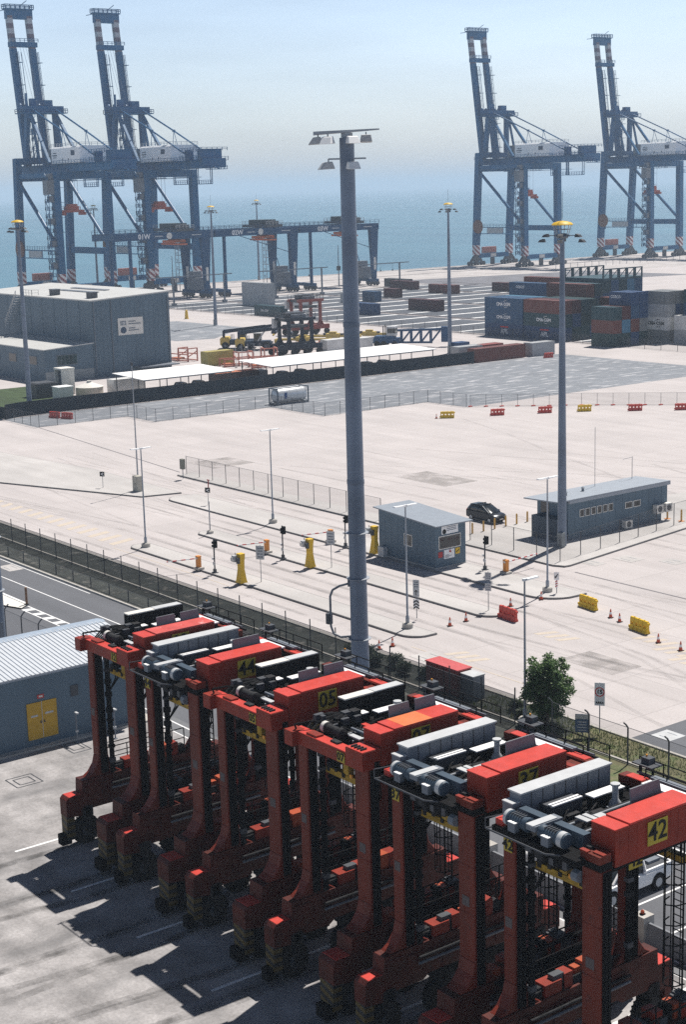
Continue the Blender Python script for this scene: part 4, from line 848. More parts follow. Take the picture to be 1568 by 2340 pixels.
CONES = [((-17.75, 40.97), 'traffic cone left of its twin at the nearest island end'), ((-17.9, 42.75), 'traffic cone between the nearest island end and the red barrier'), ((-18.8, 48.3), 'traffic cone just behind the red barrier'), ((-18.6, 51.5), 'traffic cone at the tip of the island under the right lane lamp'), ((-16.57, 33.1), 'traffic cone just right of the central mast, left of a pair'), ((-16.5, 34.3), 'traffic cone right of the central mast, right of a pair'), ((-11.1, 51.6), 'left traffic cone between the two yellow barriers'), ((-9.8, 51.2), 'right traffic cone between the two yellow barriers'), ((-4.1, 49.15), 'traffic cone to the right of the nearer yellow barrier'), ((-1.7, 48.8), 'traffic cone at the right edge of the photo past the yellow barriers'), ((-101.7, 111.7), 'tiny traffic cone left of the farthest yellow barrier')]
for i, ((x, y), lab) in enumerate(CONES):
    if i == 0:
        co = thing('traffic_cone', lab, 'traffic cone', (x, y, 0), 0, 'orange traffic cones'); MB().box(-.19, .19, -.19, .19, 0, .04).build('base', rubber, co)
        MB().lathe([(.145, .04), (.105, .28), (.075, .48), (.03, .70), (.015, .71)], n=14).build('cone', cone_o, co, smooth=True); MB().lathe([(.108, .285), (.078, .475)], n=14).build('reflective_band', white, co)
    else: dup(co, (x, y, 0), random.random(), lab)
def barrier(m, nm):
    t = thing('water_barrier', 'x', 'barrier')
    L = 2.0; b = MB()
    for k in range(4):   # lobed plastic block with gaps through it
        x = -L / 2 + k * .5
        b.prism([(-.24, 0), (.24, 0), (.24, .12), (.17, .22), (.15, .42)] + [(-.15, .42), (-.17, .22), (-.24, .12)], 'x', x + .02, x + .48)
        b.prism([(-.15, .62), (.15, .62), (.13, .92), (.08, .98), (-.08, .98), (-.13, .92)], 'x', x + .02, x + .48)
        b.box(x + .0, x + .13, -.14, .14, .42, .62).box(x + .37, x + .5, -.14, .14, .42, .62)
    b.box(-L / 2, L / 2, -.12, .12, .04, .4).box(-L / 2, L / 2, -.1, .1, .64, .93)
    b.prism([(-.2, .1), (.2, .1), (.2, .3), (-.2, .3)], 'x', -L / 2 - .12, -L / 2).prism([(-.12, .7), (.12, .7), (.12, .88), (-.12, .88)], 'x', L / 2, L / 2 + .12)
    for k in range(3): b.lathe([(.07, 0), (.07, .04)], (-.6 + k * .6, 0, .98), n=8)
    b.build('body', m, t, bevel=.025); return t
br, by = barrier(bar_r, 'r'), barrier(bar_y, 'y'); first = {br.name: 1, by.name: 1}
for m_, x, y, rz, lab in ((by, -14.2, 52.35, -8, 'yellow water barrier nearer to the island tip, left of the pair of cones'), (by, -7.05, 50.4, -10, 'yellow water barrier farther right between traffic cones'), (br, -16.1, 45.5, -5, 'red water barrier standing alone at the second island end'),
        (by, -100.9, 113.1, 51, 'far yellow water barrier, leftmost of the row by the paver yard'), (br, -97.5, 119.8, 62, 'far red water barrier next to the leftmost yellow one'), (br, -94.1, 126.1, 62, 'far red water barrier left of the right-hand mast'), (by, -91.0, 131.1, 58, 'far yellow water barrier right of the right-hand mast'), (br, -86, 136.5, 54, 'far red water barrier second from the right edge'), (br, -81.5, 141.5, 51, 'far red water barrier at the right edge of the photo'),
        (br, -146.8, 178.8, 80, 'red water barrier in front of the pale grey container'), (br, -145.6, 73.0, 20, 'left red water barrier of two at the dark screen fence'), (br, -143.3, 73.9, 25, 'right red water barrier of two at the dark screen fence')):
    o = m_ if first.pop(m_.name, 0) else dup(m_, (x, y, 0), R(rz))
    o.location = (x, y, 0); o.rotation_euler = (0, 0, R(rz)); o['label'] = lab; o['group'] = 'plastic water barriers'

# ---------------------------------------------------------------- vehicles
def wheel(mb_parent, x, y, r, w):
    o = MB().lathe([(r * .6, -w / 2), (r * .93, -w / 2), (r, -w * .35), (r, w * .35), (r * .93, w / 2), (r * .6, w / 2)], (x, y, r), 'y', 18).build('wheel', rubber, mb_parent)
    MB().lathe([(r * .15, -w * .52), (r * .6, -w * .5), (r * .6, w * .5), (r * .15, w * .52)], (x, y, r), 'y', 10).build('rim', lgrey, o)
def loft(sec, m=None, mb=None):
    "sec: list of (x, [(y,z) ...]) cross-sections, mirrored loops closed"
    mb = mb or MB(); n = len(sec[0][1]); vs = [(x, y, z) for x, l in sec for y, z in l]
    fs = [(j * n + i, j * n + (i + 1) % n, (j + 1) * n + (i + 1) % n, (j + 1) * n + i) for j in range(len(sec) - 1) for i in range(n)]
    fs += [tuple(range(n))[::-1], tuple(range((len(sec) - 1) * n, len(sec) * n))]
    return mb.add(vs, fs, m)
def ring(w, z0, z1, tw=None, bl=.12):
    tw = w if tw is None else tw
    return [(-w + .05, z0), (w - .05, z0), (w, z0 + bl), (w, (z0 + z1) / 2), (tw, z1 - bl * .5), (tw - bl, z1), (-tw + bl, z1), (-tw, z1 - bl * .5), (-w, (z0 + z1) / 2), (-w, z0 + bl)]
def hatch(name, label, cat, loc, rz, m, kind='hatch'):
    t = thing(name, label, cat, loc, rz); H_ = 1.62
    loft([(-2.2, ring(.72, .42, .82)), (-2.12, ring(.82, .28, .98)), (-1.2, ring(.88, .22, 1.02)), (.9, ring(.88, .22, 1.0)), (1.7, ring(.86, .24, .92)), (2.1, ring(.78, .28, .78)), (2.22, ring(.66, .36, .66))]).build('body', m, t, smooth=True)
    loft([(-2.1, ring(.74, .95, 1.12, .7, .05)), (-1.75, ring(.76, .96, 1.55, .58, .08)), (-1.0, ring(.78, .96, H_, .6, .08)), (.1, ring(.78, .96, H_ - .04, .6, .08)), (.55, ring(.77, .96, 1.42, .58, .08)), (1.25, ring(.76, .93, 1.02, .72, .03))]).build('cabin', glass, t, smooth=True)
    r = MB()
    loft([(-1.72, ring(.59, 1.53, 1.60, .55, .03)), (-1.0, ring(.61, H_ - .05, H_ + .025, .57, .03)), (.1, ring(.61, H_ - .09, H_ - .01, .57, .03))], None, r)
    for s_ in (-1, 1):
        r.bar((.1, .6 * s_, H_ - .05), (1.2, .75 * s_, 1.0), .07); r.bar((-.45, .62 * s_, H_ - .05), (-.45, .79 * s_, 1.0), .07); r.bar((-1.3, .61 * s_, H_ - .06), (-1.7, .78 * s_, 1.0), .16)
    r.build('roof', m, t)
    if kind == 'hatch': MB().box(-.7, -.66, -.62, .62, H_ + .03, H_ + .1).box(.0, .04, -.62, .62, H_ + .0, H_ + .08).build('roof_rack', blk, t)
    for x in (-1.35, 1.35):
        for y in (-.78, .78): wheel(t, x, y, .32, .22)
    for s_ in (-1, 1):
        MB().boxc((2.12, .52 * s_, .66), .12, .32, .14).build('headlight', lgrey, t); MB().boxc((-2.13, .66 * s_, .86), .12, .16, .3).build('tail_light', inkr, t); MB().boxc((.75, .98 * s_, 1.05), .12, .18, .14).build('wing_mirror', m, t)
    MB().boxc((2.225, 0, .48), .02, .5, .12).build('number_plate', offw, t)
    return t
hatch('parked_car', 'dark grey family car parked behind the gatehouse', 'car', (-44.4, 69.1, 0), 0, mat('dark_car_paint', (.028, .033, .042), .25, .3, var=.05))
hatch('parked_car', 'white car half hidden behind the wall, seen through the portal of carrier 42', 'car', (17.6, 17.3, 0), R(-90), white, 'van')
t = thing('pickup_truck', 'white double-cab pickup parked behind the right end carrier', 'pickup', (22.5, 16.62, 0), R(-90))
loft([(-2.6, ring(.82, .52, 1.02)), (-2.55, ring(.88, .42, 1.05)), (-.5, ring(.9, .40, 1.06)), (-.45, ring(.9, .4, 1.1)), (1.2, ring(.9, .36, 1.08)), (2.2, ring(.88, .36, 1.0)), (2.55, ring(.82, .4, .9)), (2.62, ring(.7, .5, .78))]).build('body', white, t, smooth=True)
loft([(-.72, ring(.78, 1.05, 1.2, .76, .05)), (-.6, ring(.78, 1.05, 1.72, .64, .08)), (.0, ring(.78, 1.05, 1.78, .64, .08)), (.7, ring(.78, 1.05, 1.74, .64, .08)), (1.45, ring(.76, 1.03, 1.12, .74, .03))]).build('cabin', glass, t, smooth=True)
r = MB(); loft([(-.66, ring(.66, 1.66, 1.75, .62, .03)), (.0, ring(.67, 1.71, 1.81, .63, .03)), (.72, ring(.66, 1.67, 1.76, .62, .03))], None, r)
for s_ in (-1, 1):
    r.bar((.7, .66 * s_, 1.72), (1.45, .77 * s_, 1.07), .09); r.bar((.15, .68 * s_, 1.75), (.15, .8 * s_, 1.05), .09); r.bar((-.62, .66 * s_, 1.7), (-.72, .8 * s_, 1.05), .16)
r.build('roof', white, t)
MB().box(-2.5, -.62, -.74, .74, 1.066, 1.07, dgrey).box(-2.56, -.58, -.86, -.76, 1.05, 1.16, white).box(-2.56, -.58, .76, .86, 1.05, 1.16, white).box(-2.58, -2.5, -.86, .86, 1.05, 1.16, white).box(-2.3, -1.5, -.5, .3, 1.07, 1.2, mgrey).build('tray', None, t)
MB().path([(-.75, -.7, 1.1), (-.75, -.66, 1.78), (-.75, .66, 1.78), (-.75, .7, 1.1)], .04, 6).build('sports_bar', white, t)
for x in (-1.55, 1.6):
    for y in (-.8, .8): wheel(t, x, y, .38, .26); MB().lathe([(.44, -.02), (.44, .02)], (x, y * 1.13, .42), 'y', 18).build('wheel_arch', blk, t)
lettering('SV734', .3, (.55, .925, .8), (-1, 0, 0), (0, 0, 1), inkk, t, bold=.01)
for s_ in (-1, 1): MB().boxc((.95, 1.0 * s_, 1.2), .14, .2, .22).build('wing_mirror', white, t)
MB().lathe([(.1, 0), (.08, .12)], (.3, 0, 1.8), n=10).build('beacon', amber, t)

# ---------------------------------------------------------------- foreground left building, wall, small things
t = thing('workshop_shed', 'long dark grey shed with a pale ribbed roof and a yellow door', 'shed', (-14.5, -20, 0))
MB().prism([(0, .12), (0, 4.62), (-5.4, 5.28), (-6.0, 5.2), (-6.0, .12)], 'y', 0, 32.2).build('wall', cladd, t)
rb = MB().prism([(.35, 4.66), (-5.45, 5.40), (-5.45, 5.46), (.35, 4.72)], 'y', -.3, 32.5, roofrib)
rb.prism([(-5.45, 5.40), (-6.2, 5.28), (-6.2, 5.33), (-5.45, 5.46)], 'y', -.3, 32.5, bluegrey)
y = -.25
while y < 32.4:
    rb.hexa([(.35, y, 4.72), (.35, y + .09, 4.72), (-5.4, y + .09, 5.453), (-5.4, y, 5.453)], [(.35, y + .02, 4.77), (.35, y + .07, 4.77), (-5.4, y + .07, 5.503), (-5.4, y + .02, 5.503)], roofrib); y += .30
rb.prism([(-5.1, 5.43), (-5.45, 5.52), (-6.3, 5.40), (-6.3, 5.34), (-5.45, 5.46)], 'y', -.32, 32.52, mat('ridge_cap_blue_grey', (.30, .36, .44), .45))
rb.build('roof', None, t)
MB().box(.0, .16, -.3, 32.5, 4.5, 4.655).build('gutter', mat('gutter_blue_grey', (.28, .33, .4), .45), t)
MB().box(-6.1, .55, -.5, 32.7, 0, .13).build('footpath', concpost, t)
d = MB().box(-.02, .05, 22.75, 24.75,   .13, 2.45).build('door', mat('ochre_door_paint', (.48, .29, .035), .5, var=.12), t, loc=(0, 1.33, .4))
MB().box(.05, .06, 23.73, 23.76, .15, 2.48).box(.05, .06, 23.95, 24.5, 1.6, 1.72).box(.05, .065, 23.0, 23.45, 1.55, 1.67).build('notice_panel', lgrey, d); MB().box(.05, .1, 23.6, 23.66, 1.1, 1.25).box(.05, .1, 23.84, 23.9, 1.1, 1.25).build('handle', dgrey, d)
s = MB().box(.0, .04, 23.5, 23.95, 2.6, 2.85).build('sign_panel', mat('notice_red', None), t, loc=(0, 1.33, .45)); MB().box(.04, .046, 23.6, 23.85, 2.67, 2.78).build('pictogram', offw, s)
for yy in (8, 14, 28.6, 31.2): MB().tube((.08, yy, .13), (.08, yy, 4.5), .05, n=6).build('downpipe', dgrey, t)
MB().box(.0, .05, 27.1, 27.6, 2.7, 3.4).build('louvre', dgrey, t)
for i, (x, y, lab) in enumerate(((-14.0 + .4, 6.9, 'waist-high grey bollard light right of the yellow door'), (-12.6, 9.0, 'grey bollard light behind the leg of carrier 12'))):
    t = thing('bollard_light', lab, 'bollard light', (x, y, .0), 0, 'short bollard lights by the shed'); MB().lathe([(.14, 0), (.14, .05), (.05, .06), (.05, 1.9)], n=8).build('post', mgrey, t); MB().box(-.07, .3, -.07, .07, 1.9, 1.98).boxc((.0, 0, .75), .16, .16, .12).build('lamp_head', lgrey, t)
def wall_run(y, u0, u1):
    t = thing('concrete_wall', 'low grey concrete barrier wall between the yard and the parking bays', 'wall', (0, 0, 0))
    MB().prism([(y, 0), (y + .45, 0), (y + .42, .2), (y + .28, .5), (y + .24, 1.05), (y + .12, 1.05), (y + .05, .5), (y - .02, .2)], 'x', u0, u1).build('panel', mat('old_concrete', (.22, .23, .25), .9, var=.25, scale=1), t)
    for u in (6.3, 16.4, 26.5, 36.6): MB().box(u - .33, u + .33, y - .12, y + .55, 0, 1.32).build('pier', concpost, t)
    return t
wall_run(13.45, 1, 48)
t = thing('warning_lamp', 'small orange lamp on the pier of the concrete wall', 'lamp', (26.5, 13.6, 1.32)); MB().box(-.1, .1, -.1, .1, 0, .05).build('base', blk, t); MB().lathe([(.09, .05), (.09, .16), (.03, .22)], n=10).build('lens', orange_red, t)
t = thing('marker_post', 'brown striped marker post on the kerb nose by the zebra hatching', 'post', (-46.1, 19.45, .1)); MB().box(-.16, .16, -.16, .16, 0, .06).build('base', rubber, t); MB().tube((0, 0, .06), (0, 0, 1.45), .1, n=10).build('post', mat('marker_brown', (.22, .12, .07)), t)
t = thing('pump_box', 'red steel equipment box standing behind the fence among the shrubs', 'equipment box', (-6.0, 30.6, .05)); MB().box(-1.6, 1.6, -.6, .6, 0, 1.75, mat('box_dark_red', (.26, .05, .045), .6)).box(-1.65, 1.65, -.65, .65, 1.75, 1.83, mat('box_red_lid', (.48, .09, .09), .55)).build('housing', None, t); MB().box(-1.0, -.95, -.615, -.6, .1, 1.65).box(.2, .25, -.615, -.6, .1, 1.65).build('door_seam', blk, t)
t = thing('power_cabinet', 'grey power cabinet joined to the right of the red box', 'cabinet', (-3.7, 30.7, .05)); MB().box(-.6, .6, -.5, .5, 0, 1.6).build('housing', mgrey, t); MB().box(-.64, .64, -.54, .54, 1.6, 1.66).build('lid', lgrey, t)
# ---------------------------------------------------------------- tree and shrubs
def leaf_mat(name, a, b_):
    m = bpy.data.materials.new(name); m.use_nodes = True; n = m.node_tree
    bs = n.nodes['Principled BSDF']; bs.inputs['Roughness'].default_value = .5; bs.inputs['Subsurface Weight'].default_value = 0
    oi = n.nodes.new('ShaderNodeNewGeometry'); rp = n.nodes.new('ShaderNodeValToRGB')
    rp.color_ramp.elements[0].color = (*a, 1); rp.color_ramp.elements[1].color = (*b_, 1)
    n.links.new(oi.outputs['Random Per Island'], rp.inputs[0]); n.links.new(rp.outputs[0], bs.inputs['Base Color'])
    tl = n.nodes.new('ShaderNodeBsdfTranslucent'); ms = n.nodes.new('ShaderNodeMixShader'); ms.inputs[0].default_value = .4
    n.links.new(rp.outputs[0], tl.inputs[0]); n.links.new(bs.outputs[0], ms.inputs[1]); n.links.new(tl.outputs[0], ms.inputs[2]); n.links.new(ms.outputs[0], n.nodes['Material Output'].inputs[0])
    MATS[name] = m; return m
leafm = leaf_mat('tree_leaves', (.045, .10, .03), (.17, .26, .09)); shrubm = leaf_mat('shrub_leaves', (.012, .024, .014), (.05, .075, .03)); grassy = leaf_mat('weed_blades', (.05, .08, .02), (.16, .17, .06))
bark = mat('bark', (.09, .07, .055), .9, var=.3)
def foliage(parent, blobs, n, size, m, seed, name='crown'):
    rr = random.Random(seed); mb = MB()
    tot = sum(b[3] ** 2 for b in blobs)
    for bx, by_, bz, br_ in blobs:
        for k in range(int(n * br_ ** 2 / tot)):
            v = Vector((rr.gauss(0, 1), rr.gauss(0, 1), rr.gauss(0, 1))).normalized() * br_ * (rr.random() ** .4) * rr.uniform(.85, 1.12)
            p = Vector((bx, by_, bz)) + Vector((v.x, v.y, v.z * .92)); d = Vector((rr.gauss(0, 1), rr.gauss(0, 1), rr.gauss(0, .7))).normalized(); e = d.cross(Vector((rr.random(), rr.random(), rr.random() + .2))).normalized()
            L, w = size * rr.uniform(.7, 1.4), size * rr.uniform(.25, .45)
            mb.add([p, p + d * L * .5 + e * w, p + d * L, p + d * L * .5 - e * w], [(0, 1, 2, 3)])
    return mb.build(name, m, parent)
t = thing('round_tree', 'small round green tree on the verge beside the street lamp', 'tree', (3.5, 30.4, .05))
tr = MB().tube((0, 0, 0), (.05, .03, .9), .11, .08, 8); rr = random.Random(4)
for k in range(9):
    a = k * .7; tr.tube((.05, .03, .6 + k * .12), (.9 * math.cos(a), .9 * math.sin(a), 1.6 + rr.random() * 1.2), .05, .015, 6)
tr.build('trunk', bark, t)
bl = [(0, 0, 1.7, .95), (0, 0, 2.7, .95), (.1, .1, 3.35, .6)]
for k in range(16):
    a = k * 2.4; z = .9 + 2.5 * (k / 16); r_ = 1.15 * math.sin(math.pi * min(1, (z + .1) / 4.1)) ** .6; bl.append((r_ * .8 * math.cos(a), r_ * .8 * math.sin(a), z + .1, .42 + .16 * rr.random()))
for k in range(26):
    a = rr.random() * 6.28; z = rr.uniform(.8, 4.0); r_ = 1.3 * math.sin(math.pi * min(1, max(.05, z / 4.5))) ** .7; bl.append((r_ * math.cos(a), r_ * math.sin(a), z, rr.uniform(.14, .3)))
bl.append((.1, 0, 3.95, .3))
bl = [(x * 1.12, y * 1.12, z * 1.12, r_ * 1.08) for x, y, z, r_ in bl]
foliage(t, bl, 15000, .16, leafm, 1)
SH = [(-16.8, 30.6, .8), (-15.2, 30.9, 1.0), (-13.6, 30.4, .85), (-12.2, 31.0, 1.05), (-10.6, 30.5, .9), (-9.0, 31.0, .8), (-7.4, 30.6, .7), (.2, 30.9, .8), (1.4, 30.2, .6), (2.2, 31.3, .7)]
for i, (x, y, r_) in enumerate(SH):
    lab = ['low dark shrub right at the foot of the central mast', 'dark shrub second from the central mast', 'dark shrub third from the central mast', 'largest dark shrub between the mast and the red box', 'dark shrub left of the middle gap before the red box', 'dark shrub second left of the red box', 'low dark shrub touching the left of the red box', 'shrub right of the grey power cabinet', 'small shrub left of the round tree', 'shrub behind the round tree trunk'][i]
    t = thing('shrub', lab, 'shrub', (x, y, .05), 0, 'dark shrubs behind the fence'); MB().tube((0, 0, 0), (0, 0, r_ * .7), .04).build('stem', bark, t)
    foliage(t, [(0, 0, r_ * .55, r_ * .6), (.3 * r_, .1, r_ * .7, r_ * .45), (-.35 * r_, .1, r_ * .5, r_ * .45)], 900, .14, shrubm, 20 + i)
mb = MB(); rr = random.Random(9)
for k in range(5200):
    x, y = rr.uniform(-3, 34), rr.uniform(29.6, 32.2)
    if rr.random() < .45 and x > 12: continue
    h = rr.uniform(.06, .26) * (1.6 if x < 9 and rr.random() < .3 else 1); a = rr.random() * 6.28; d = Vector((math.cos(a), math.sin(a), 0)) * .035
    p = Vector((x, y, .05)); q = p + Vector((rr.gauss(0, .08), rr.gauss(0, .08), h)); mb.add([p - d, p + d, q], [(0, 1, 2)])
tag(mb.build('grass_tufts', grassy), 'dry grass and weeds growing along the verge', 'grass', kind='stuff')
# ---------------------------------------------------------------- big workshop
t = thing('workshop_building', 'large grey cladded workshop with a white sign on its end wall', 'building', (-188, 0, 0))
w = MB().prism([(103, 0), (119.5, 0), (119.5, 14.75), (103, 13.95)], 'x', -48, 0)
for k in range(1, 17): w.box(-.0, .03, 103 + k * 1.0, 103.05 + k, .2, 13.9)
for k in range(1, 10): w.box(-k * 5, -k * 5 + .25, 102.95, 103, .2, 13.9)
w.build('wall', cladd, t)
for yy in (103.4, 107.0, 119.1): MB().tube((.12, yy, .1), (.12, yy, 13.9), .09, n=6).build('downpipe', mgrey, t)
MB().prism([(102.8, 13.97), (119.7, 14.79), (119.7, 15.02), (102.8, 14.2)], 'x', -48.3, .25).build('roof', roofl, t)
w = MB().prism([(88, 0), (102.9, 0), (102.9, 6.3), (88, 5.5)], 'x', -30, -.03)
for k in range(1, 6): w.box(-k * 5, -k * 5 + .2, 87.95, 88, .2, 5.4)
w = MB().prism([(93, 0), (102.94, 0), (102.94, 6.35), (93, 5.8)], 'x', -32, -.03); w.box(-.03, .02, 93.2, 102.9, 1.0, 1.1)
w.build('annex', cladd, t)
MB().prism([(92.8, 5.82), (102.94, 6.38), (102.94, 6.55), (92.8, 5.99)], 'x', -32.2, .2).build('annex_roof', roofl, t)
MB().box(-.03, .03, 93.05, 102.9, .1, 1.9).build('lower_wall', cladl, t)
o = MB().box(-.03, .08, 95.4, 99.5, 2.9, 4.8).build('window', mgrey, t); g_ = MB()
for k in range(5): g_.box(.08, .1, 95.5 + k * .8, 96.22 + k * .8, 3.0, 4.7)
g_.build('pane', mat('blue_green_glass', (.04, .07, .075), .1, var=.5, scale=.6), o)
for x in (-4.5, -13, -20):
    o = MB().box(x - 1.5, x + 1.5, 92.92, 93, 3.0, 4.6).build('window', mgrey, t); MB().box(x - 1.4, x + 1.4, 92.9, 92.92, 3.1, 4.5).build('pane', glass, o)
MB().box(.0, 3.0, 111.2, 119.5, 1.3, 1.5).build('awning', mgrey, t)
s = MB().box(.03, .12, 108.3, 113.6, 7.4, 10.55).build('sign_panel', offw, t); sm = MB()
sm.box(.12, .14, 108.8, 110.0, 9.2, 10.0, mgrey).box(.14, .15, 109.0, 109.8, 9.35, 9.85, lgrey).box(.14, .16, 109.15, 109.3, 9.3, 9.9, mgrey)
sm.lathe([(.3, .12), (.62, .12), (.62, .14), (.3, .14)], (0, 109.4, 8.3), 'x', 20, mat('sign_ink_blue', (.05, .08, .13)))
for z, L in ((9.75, 1.5), (9.3, 2.6), (8.5, 1.4), (8.1, 2.2)): sm.box(.12, .14, 110.5, 110.5 + L, z, z + .2, mgrey)
sm.build('printed_lines', None, s)
for x, y in ((-19.2, 105.6), (-4.1, 105.5)): MB().box(x - .9, x + .9, y - .7, y + .7, 14.2, 15.4, dgrey).box(x - 1, x + 1, y - .8, y + .8, 15.4, 15.5, mgrey).build('roof_vent', None, t)
MB().hexa([(-29.2, 114.2, 14.78), (-15, 114.2, 14.78), (-15, 115.3, 14.85), (-29.2, 115.3, 14.85)], [(-29.2, 114.2, 14.9), (-15, 114.2, 14.9), (-15, 115.3, 14.97), (-29.2, 115.3, 14.97)]).hexa([(-28, 110.8, 14.62), (-13, 110.8, 14.62), (-13, 111.9, 14.68), (-28, 111.9, 14.68)], [(-28, 110.8, 14.74), (-13, 110.8, 14.74), (-13, 111.9, 14.8), (-28, 111.9, 14.8)]).build('skylight', mgrey, t)
st = MB(); st.rail([(-28, 102.6, 14.2), (-23, 102.6, 14.2), (-23, 104, 14.2)], 1.1, .04, 1.2, offw)
for k in range(12): st.box(-28 - k * .45, -27.5 - k * .45, 101.6, 102.7, 13.9 - k * .5, 14.0 - k * .5, lgrey)
st.rail([(-28, 101.6, 14.0), (-33.5, 101.6, 8)], 1.1, .04, 1.2, lgrey)
st.build('roof_stair', None, t)
def canopy(label, u0, u1, v0, v1, z, n):
    t = thing('canopy', label, 'canopy', (0, 0, 0), 0, 'white flat canopies behind the screen fence')
    MB().prism([(u0, z), (u1, z - .35), (u1, z - .25), (u0, z + .1)], 'y', v0, v1).build('roof', canvas, t)
    for k in range(n):
        v = v0 + .5 + (v1 - v0 - 1) * k / (n - 1)
        for u, zz in ((u0 + .5, z), (u1 - .5, z - .34)): MB().bar((u, v, 0), (u, v, zz), .12).build('post', dgrey, t)
    MB().bar((u0 + .5, v0 + .3, z - .12), (u0 + .5, v1 - .3, z - .12), .1, .16).bar((u1 - .5, v0 + .3, z - .45), (u1 - .5, v1 - .3, z - .45), .1, .16).build('beam', dgrey, t)
canopy('shorter white canopy in front of the grey workshop', -163, -152.6, 92.8, 110.5, 3.6, 5)
canopy('long white canopy stretching behind the central mast', -162.5, -152, 117.8, 155, 3.6, 8)
dk = [mat('car_dark_navy', (.02, .03, .05), .3), mat('car_dark_green', (.025, .04, .04), .3), mat('car_silver', (.3, .31, .33), .3)]
for i, (v, lab) in enumerate(((103.0, 'dark car parked under the shorter white canopy, left one'), (106.5, 'dark car under the shorter white canopy, right one'), (124, 'dark van shadowed under the left part of the long canopy'), (128, 'dark car next to the van under the long canopy'), (139.5, 'blue car nose showing under the long canopy right of the mast'), (143, 'dark car under the right part of the long canopy'), (147, 'silver car at the right end under the long canopy'))):
    hatch('parked_car', lab, 'car', (-157.2, v, 0), R(-4), dk[2] if i == 6 else dk[i % 2], 'van')['group'] = 'cars under the white canopies'
def simple(name, label, cat, loc, build, rz=0, group=None):
    t = thing(name, label, cat, loc, rz, group); build(t); return t
def b_portal(t):
    MB().box(-1.2, 1.4, -1.2, 1.2, 0, .1, concpost).box(-1.2, -1.0, -1.2, 1.2, .1, 4.2, offw).box(1.15, 1.4, -1.2, 1.2, .1, 4.2, offw).box(-1.3, 1.5, -1.3, 1.3, 4.2, 4.5, offw).build('frame', None, t); MB().box(-.9, 1.1, -.6, 1.0, .1, 4.15).build('tank', bluegrey, t)
simple('wash_bay', 'white framed plant bay with a blue-grey tank by the workshop wall', 'plant bay', (-171, 88, 0), b_portal)
simple('plant_box', 'small white plant box behind the screen fence', 'box', (-164, 84, 0), lambda t: (MB().box(-1.2, 1.2, -1.3, 1.3, 0, 2.2).build('housing', offw, t), MB().box(-1.3, 1.3, -1.4, 1.4, 2.2, 2.3).build('lid', white, t)))
simple('water_tank', 'round cream water tank with a low conical lid', 'water tank', (-166, 90, 0), lambda t: (MB().lathe([(2.3, 0), (2.3, 1.5)], n=24).build('tank', mat('cream_paint', (.52, .47, .40), .6), t, smooth=True), MB().lathe([(2.4, 1.5), (1.0, 2.0), (.4, 2.2), (.4, 2.5)], n=24).build('lid', offw, t, smooth=True)))
simple('tank_bund', 'dark low bund box left of the cream tank', 'box', (-170.5, 83.5, 0), lambda t: MB().box(-2, 2, -2, 2, 0, 2.4).box(-1.7, 1.7, -1.7, 1.7, 2.4, 2.5).build('walls', dgrey, t))

# ---------------------------------------------------------------- containers
CT = {}
def container_mesh(L, hgt):
    k = (L, hgt)
    if k in CT: return CT[k]
    b = MB(); W_ = 2.44; e = .05
    n = int(L / .55)
    for s_ in (0, W_):     # corrugated long sides
        sg = 1 if s_ == 0 else -1; pts = []
        for i in range(n + 1):
            x = .12 + (L - .24) * i / n; pts.append((x, s_ + sg * (.045 if i % 2 else .008)))
        for p, q in zip(pts, pts[1:]): b.add([(p[0], p[1], .16), (q[0], q[1], .16), (q[0], q[1], hgt - .1), (p[0], p[1], hgt - .1)], [(0, 1, 2, 3)])
    b.box(.06, L - .06, .06, W_ - .06, hgt - .09, hgt - .03).box(.05, L - .05, .05, W_ - .05, .05, .16).box(.03, .06, .1, W_ - .1, .16, hgt - .1)
    for x0 in (0, L - .16):
        for y0 in (0, W_ - .16): b.box(x0, x0 + .16, y0, y0 + .16, 0, hgt)
    for y0 in (0, W_ - .1): b.box(.16, L - .16, y0, y0 + .1, hgt - .12, hgt).box(.16, L - .16, y0, y0 + .1, 0, .16)
    for x0 in (0, L - .1): b.box(x0, x0 + .1, .16, W_ - .16, hgt - .12, hgt).box(x0, x0 + .1, .16, W_ - .16, 0, .14)
    o = b.build('c', None); me = o.data; me.materials.append(None); bpy.data.objects.remove(o)
    d = MB().box(L - .06, L - .03, .16, W_ / 2 - .01, .14, hgt - .12).box(L - .06, L - .03, W_ / 2 + .01, W_ - .16, .14, hgt - .12)
    for y in (.5, .95, 1.5, 1.95): d.tube((L + .0, y, .1), (L + .0, y, hgt - .1), .03, n=5).box(L - .03, L + .03, y - .05, y + .35, 1.0, 1.08)
    o = d.build('d', None); md = o.data; md.materials.append(None); bpy.data.objects.remove(o)
    CT[k] = (me, md); return CT[k]
CC = {'navy': (.02, .055, .14), 'steel blue': (.026, .075, .155), 'dark teal': (.016, .052, .065), 'rust brown': (.14, .045, .036), 'maroon': (.075, .02, .022), 'dark green': (.015, .045, .048), 'light blue': (.06, .17, .27), 'pale grey': (.36, .37, .38), 'mid grey': (.20, .21, .215), 'white': (.62, .62, .61), 'red': (.24, .06, .05), 'olive yellow': (.38, .32, .10), 'dark grey': (.05, .055, .06)}
def container(u, v, z, col, label, L=12.19, h=2.6, group=None, rz=0, open_end=False):
    t = thing('shipping_container', label, 'shipping container', (u, v, z), rz, group)
    m = mat('container_' + col.replace(' ', '_'), CC[col], .5, var=.16, scale=.7, wear=1.3, wearcol=tuple(c * .7 + .03 for c in CC[col]))
    for nm, me in zip(('body', 'doors'), container_mesh(L, h)):
        o = bpy.data.objects.new(nm, me); COL.objects.link(o); o.parent = t
        o.material_slots[0].link = 'OBJECT'; o.material_slots[0].material = m
    return t
